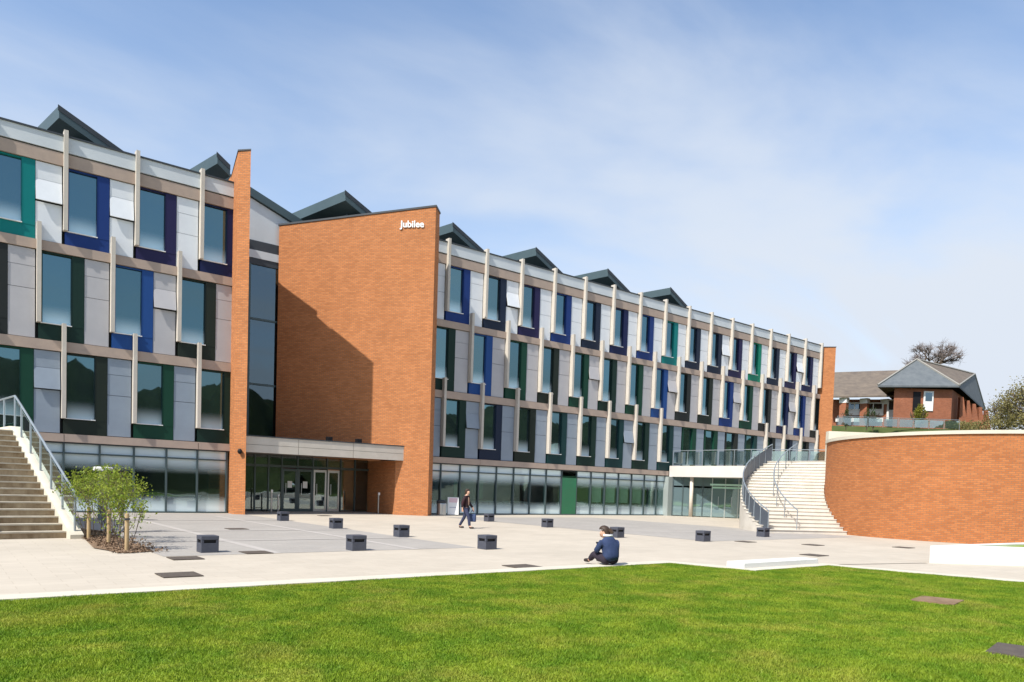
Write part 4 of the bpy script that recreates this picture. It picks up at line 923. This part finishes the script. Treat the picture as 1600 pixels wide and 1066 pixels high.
bush('conical_shrub', 1428, 74, 8.85, 2.5, 2.3, 'golden green conical shrub in front of the brick house', M['leaf_gold'], 1800, .17, cone=True)
for u, sl2 in ((1314, 'leftmost slim dark conifer, nearest the brick pier'), (1346, 'middle slim dark conifer before the low house wing'), (1356, 'right hand slim dark conifer before the low house wing')): bush('slim_conifer', u, 73, 8.75, 1.9, 0.55, sl2, M['leaf_dark'], 500, .14, group='slim conifers before the house wing')
bush('leafy_bush', 1594, 78, 9.0, 5.6, 6.2, 'large olive budding bush at the right edge, leafy and broad', M['leaf_olive'], 6500, .20, twigs=True, cat='tree')
bush('leafy_bush', 1640, 72, 8.5, 5.6, 5.4, 'olive bush cut by the right edge of the picture', M['leaf_olive'], 5500, .20, twigs=True, cat='tree')
bush('leafy_bush', 1556, 88, 9.6, 4.6, 4.0, 'smaller olive bush beside the brick buttresses', M['leaf_olive'], 3500, .2, twigs=True, cat='tree')
bush('low_hedge', 1500, 74, 8.8, 1.1, 6.0, 'low green hedge below the brick buttresses', M['leaf_olive'], 1800, .18, cat='hedge')
# bare tree behind the house
x, y = at(1442, 100); bt = empty('bare_tree', (x, y, 11.5)); tag(bt, 'bare leafless tree standing up behind the house roof', 'tree')
m = MB(); tips = []; m.tube((0, 0, -.5), (0, 0, 8.6), .40, .26, n=8); m.build('trunk', M['bark'], bt)
m = MB()
for k in range(9):
    a = k*0.7+random.random(); branch(m, tips, Vector((0, 0, 7.6+random.random()*.9)), Vector((math.cos(a)*.9, math.sin(a)*.9, .6)).normalized(), 1.25, .14, 4, .42, .10, n=4, kids=(2, 3), shrink=.72)
tw = MB()
for q in tips:
    for _ in range(3):
        d = Vector((random.gauss(0, .7), random.gauss(0, .7), random.gauss(.25, .6))).normalized(); tw.tube(q, q+d*random.uniform(.4, .9), .018, .008, n=3)
M['twig'] = mat('twig', (0.20, 0.165, 0.15), 0.9); m.build('limbs', M['bark'], bt); tw.build('twigs', M['twig'], bt)

# ------------------------------------------------------------------ people
def skin_mesh(name, verts, edges, rad, root, m, parent, sub=2):
    me = bpy.data.meshes.new(name); me.from_pydata([tuple(v) for v in verts], edges, []); me.update()
    o = bpy.data.objects.new(name, me); col.objects.link(o)
    mod = o.modifiers.new('skin', 'SKIN'); mod.use_smooth_shade = True
    for i, r_ in enumerate(rad):
        sv = me.skin_vertices[0].data[i]; sv.radius = r_ if isinstance(r_, tuple) else (r_, r_); sv.use_root = (i == root)
    sm = o.modifiers.new('sub', 'SUBSURF'); sm.levels = sub; sm.render_levels = sub
    bpy.context.view_layer.update()
    res = bpy.data.meshes.new_from_object(o.evaluated_get(bpy.context.evaluated_depsgraph_get()))
    bpy.data.objects.remove(o)
    for p in res.polygons: p.use_smooth = True
    res.name = name
    return link(name, res, m, parent)
class Sk:
    def __init__(s): s.v = []; s.e = []; s.r = []
    def n(s, p, r, par=None):
        s.v.append(Vector(p)); s.r.append(r)
        if par is not None: s.e.append((par, len(s.v)-1))
        return len(s.v)-1
    def chain(s, par, pts):
        for p, r in pts: par = s.n(p, r, par)
        return par
def hand(sk, wr, palm, fwd, side, curl):
    """palm and five fingers grown from wrist index wr"""
    fwd = Vector(fwd).normalized(); side = Vector(side).normalized(); nrm = fwd.cross(side)
    pc = sk.n(Vector(palm), (.034, .018), wr); base = Vector(palm)
    for k, (o, L) in enumerate(((-.030, .060), (-.010, .075), (.010, .080), (.030, .070))):
        b = base+fwd*.035+side*o
        i = sk.n(b, .0095, pc); i = sk.n(b+fwd*L*.5+nrm*curl*.3*L, .009, i); sk.n(b+fwd*L*.75+nrm*curl*L*.9, .008, i)
    b = base-side*.036
    i = sk.n(b+fwd*.005, .011, pc); sk.n(b+fwd*.035-side*.02+nrm*.01, .009, i)
M['skin'] = mat('skin', (0.55, 0.33, 0.23), 0.55, 0.3)
M['hair'] = mat('dark_brown_hair', (0.035, 0.02, 0.014), 0.55, 0.4, (0.06, 0.035, 0.02), 20)
M['navyjacket'] = mat('navy_jacket', (0.022, 0.036, 0.088), 0.8, 0.2, (0.04, 0.06, 0.13), 6, bump=0.3, bscale=14)
M['blackjacket'] = mat('black_jacket', (0.02, 0.017, 0.02), 0.8, 0.2, (0.05, 0.018, 0.022), 5, bump=0.3, bscale=14)
M['jeans'] = mat('dark_jeans', (0.035, 0.04, 0.075), 0.85, 0.15, (0.055, 0.065, 0.12), 9)
M['trousers'] = mat('dark_trousers', (0.035, 0.028, 0.04), 0.85, 0.15)
M['tan'] = mat('tan_top', (0.42, 0.27, 0.19), 0.8)
M['shoe'] = mat('dark_shoe', (0.03, 0.022, 0.02), 0.5)
M['bluebag'] = mat('blue_bag', (0.035, 0.055, 0.12), 0.7, 0.2, (0.06, 0.09, 0.19), 5)
def head(parent, c, tilt, rz, s, hair_back=True):
    """hair shell + eyes on a head grown with the body; c = head centre"""
    c = Vector(c); rot = Matrix.Rotation(rz, 4, 'Z') @ Matrix.Rotation(tilt, 4, 'X')
    m = MB(); n = 18; k = 12
    for i in range(k+1):
        th = math.pi*i/k
        for j in range(n):
            ph = 2*math.pi*j/n; x = math.sin(th)*math.cos(ph); y = math.sin(th)*math.sin(ph); z = math.cos(th)
            wob = 1+0.03*math.sin(7*ph+4*th)
            m.v.append(tuple(c+rot @ Vector((x*.080*s*wob, (y*.096-.012)*s*wob, (z*.106+.008)*s))))
    for i in range(k):
        for j in range(n):
            ph = 2*math.pi*(j+.5)/n; th = math.pi*(i+.5)/k
            if math.sin(ph) > 0.10 and th > 0.62+0.5*(1-math.sin(ph)): continue      # face stays open
            if th > 2.5: continue
            m.f.append((i*n+j, i*n+(j+1) % n, (i+1)*n+(j+1) % n, (i+1)*n+j))
    h = m.build('hair', M['hair'], parent, smooth=True)
    so_ = h.modifiers.new('thick', 'SOLIDIFY'); so_.thickness = 0.015*s
    e = MB()
    for sx in (-1, 1):
        p = c+rot @ Vector((sx*.032*s, .083*s, .0)); e.lathe([(.001, p.z-.008), (.009, p.z), (.001, p.z+.008)], p.x, p.y, 6)
    e.build('eyes', M['black'], parent)
    return rot
def grow_head(sk, par, neck, c, tilt, rz, s):
    rot = Matrix.Rotation(rz, 4, 'Z') @ Matrix.Rotation(tilt, 4, 'X'); c = Vector(c)
    i = sk.n(neck, .052*s, par)
    j = sk.n(c+rot @ Vector((0, .008, -.075))*s, (.062*s, .07*s), i)
    k = sk.n(c+rot @ Vector((0, 0, .0))*s, (.076*s, .09*s), j)
    sk.n(c+rot @ Vector((0, -.005, .065))*s, (.066*s, .08*s), k)
    nz = sk.n(c+rot @ Vector((0, .09, -.022))*s, .014*s, k); sk.n(c+rot @ Vector((0, .108, -.035))*s, .010*s, nz)

# seated person: navy jacket, back turned, facing away to the left
sp = empty('person', (7.01, -24.42, 0.03), R(-10)); tag(sp, 'person in a navy jacket sitting on the lawn kerb, head bent over hands', 'person')
sk = Sk(); pel = sk.n((0, .04, .13), (.08, .06)); ch = sk.chain(pel, [((0, .03, .28), (.10, .08)), ((0, .07, .44), (.11, .08)), ((0, .11, .52), (.08, .065))])
grow_head(sk, ch, (0, .165, .59), (-.025, .235, .68), R(-30), R(52), 1.10)
arms = {}
for sx in (-1, 1):
    hnd = sk.chain(ch, [((sx*.165, .10, .48), .045), ((sx*.235, .17, .30), .04), ((sx*.10, .36, .33), .032)])
    hand(sk, hnd, (sx*.055, .42, .35), (-sx*.5, .7, .25), (0.3, 0, 1), .6)
    sk.chain(pel, [((sx*.09, .10, .12), .075), ((sx*.15, .40, .20), .062), ((sx*.15, .52, .10), .048), ((sx*.15, .58, .05), .036), ((sx*.16, .68, .045), .034)])
skin_mesh('body', sk.v, sk.e, sk.r, 0, M['skin'], sp)
jk = Sk(); p0_ = jk.n((0, -.03, .07), (.22, .20)); c0_ = jk.chain(p0_, [((0, .01, .27), (.185, .14)), ((0, .06, .44), (.21, .135)), ((0, .10, .54), (.16, .115)), ((0, .125, .60), (.085, .08))])
for sx in (-1, 1): jk.chain(2, [((sx*.185, .10, .49), .08), ((sx*.245, .17, .29), .066), ((sx*.15, .32, .325), .05)])
skin_mesh('jacket', jk.v, jk.e, jk.r, 0, M['navyjacket'], sp)
MB().lathe([(.085, .60), (.105, .605), (.10, .645), (.08, .64)], 0, .13, 14).build('white_collar', M['paint'], sp, smooth=True)
for sx in (-1, 1):
    tr = Sk(); q0 = tr.n((sx*.075, -.05, .12), (.135, .125)); tr.chain(q0, [((sx*.09, .06, .13), .125), ((sx*.12, .22, .165), .10), ((sx*.15, .40, .21), .085), ((sx*.15, .50, .11), .068), ((sx*.15, .56, .07), .055)])
    skin_mesh('trouser_leg', tr.v, tr.e, tr.r, 0, M['trousers'], sp)
for sx in (-1, 1): skin_mesh('shoe', [Vector((sx*.15, .55, .055)), Vector((sx*.16, .64, .05)), Vector((sx*.165, .74, .045))], [(0, 1), (1, 2)], [.05, .045, .036], 0, M['shoe'], sp)
head(sp, (-.025, .235, .68), R(-30), R(52), 1.14)
MB().tube((.04, .14, .745), (.08, .07, .675), .05, .035, n=8).build('ponytail', M['hair'], sp)
ph = MB().box(-.035, .035, -.005, .005, -.07, .07).build('mobile_phone', M['black'], None, (0, 0, 0)); 
rz72 = Matrix.Rotation(R(-10), 4, 'Z'); pp = rz72 @ Vector((0, .47, .40)); ph.location = (7.01+pp.x, -24.42+pp.y, .03+pp.z); ph.rotation_euler = (R(-40), 0, R(-10)); tag(ph, 'small dark phone held by the sitting person', 'phone')

# walking person: dark jacket, jeans, carrying a blue bag
wpn = empty('person', (11.85, -12.0, 0.004), R(-150)); wpn.scale = (.88, .88, .88); tag(wpn, 'dark haired person in a dark open jacket and jeans walking across the plaza', 'person')
sk = Sk(); pel = sk.n((0, 0, .90), (.11, .08)); ch = sk.chain(pel, [((0, .0, 1.08), (.09, .07)), ((0, .0, 1.28), (.11, .075)), ((0, .0, 1.38), (.09, .065))])
grow_head(sk, ch, (0, .02, 1.46), (0, .05, 1.585), R(-8), 0, 1.0)
swing = {-1: .16, 1: -.12}
for sx in (-1, 1):
    hnd = sk.chain(ch, [((sx*.165, 0, 1.36), .058), ((sx*.22, swing[sx]*.3-.03, 1.10), .044), ((sx*.24, swing[sx]+.05, .88), .032)])
    hand(sk, hnd, (sx*.245, swing[sx]+.065, .81), (0, .1, -1), (0, 1, .1), .5*sx)
    st_ = -swing[sx]
    sk.chain(pel, [((sx*.095, st_*.2, .84), .09), ((sx*.10, st_*1.1+.05, .48), .062), ((sx*.10, st_*2.1-.02, .10), .042), ((sx*.11, st_*2.1+.12, .04), .036)])
skin_mesh('body', sk.v, sk.e, sk.r, 0, M['skin'], wpn)
jk = Sk(); p0_ = jk.n((0, 0, .72), (.18, .145)); jk.chain(p0_, [((0, .0, 1.06), (.145, .11)), ((0, .0, 1.27), (.17, .115)), ((0, -.005, 1.40), (.12, .09)), ((0, 0, 1.44), (.075, .07))])
for sx in (-1, 1): jk.chain(2, [((sx*.18, 0, 1.355), .08), ((sx*.24, swing[sx]*.3-.03, 1.10), .07), ((sx*.245, swing[sx]+.04, .90), .046)])
skin_mesh('jacket', jk.v, jk.e, jk.r, 0, M['blackjacket'], wpn)
skin_mesh('top', [Vector((.0, .075, .98)), Vector((0, .085, 1.18)), Vector((0, .075, 1.36))], [(0, 1), (1, 2)], [(.05, .06), (.055, .06), (.05, .05)], 0, M['tan'], wpn)
tr = Sk(); q0 = tr.n((0, 0, .88), (.145, .11))
for sx in (-1, 1):
    st_ = -swing[sx]; tr.chain(q0, [((sx*.095, st_*.2, .82), .105), ((sx*.10, st_*1.1+.05, .48), .078), ((sx*.10, st_*2.1-.02, .09), .06)])
    skin_mesh('shoe', [Vector((sx*.10, st_*2.1-.04, .05)), Vector((sx*.11, st_*2.1+.10, .045)), Vector((sx*.115, st_*2.1+.20, .04))], [(0, 1), (1, 2)], [.05, .045, .036], 0, M['shoe'], wpn)
skin_mesh('trousers', tr.v, tr.e, tr.r, 0, M['jeans'], wpn)
head(wpn, (0, .05, 1.585), R(-8), 0, 1.06)
rzw = Matrix.Rotation(R(-150), 4, 'Z'); bp_ = rzw @ Vector((-.22, .20, .44))*.88
bg_ = empty('carrier_bag', (11.85+bp_.x, -12.0+bp_.y, bp_.z), R(-150)); tag(bg_, 'blue bag carried at the side by the walking person', 'bag')
MB().prism([(-.06, -.15), (.06, -.15), (.06, .15), (-.06, .15)], [-.13]*4, [.16]*4).build('body', M['bluebag'], bg_, bevel=0.03)
MB().tube((0, -.1, .15), (0, -.02, .31), .008).tube((0, .1, .15), (0, .02, .31), .008).tube((0, -.02, .31), (0, .02, .31), .008).build('handle', M['bluebag'], bg_)
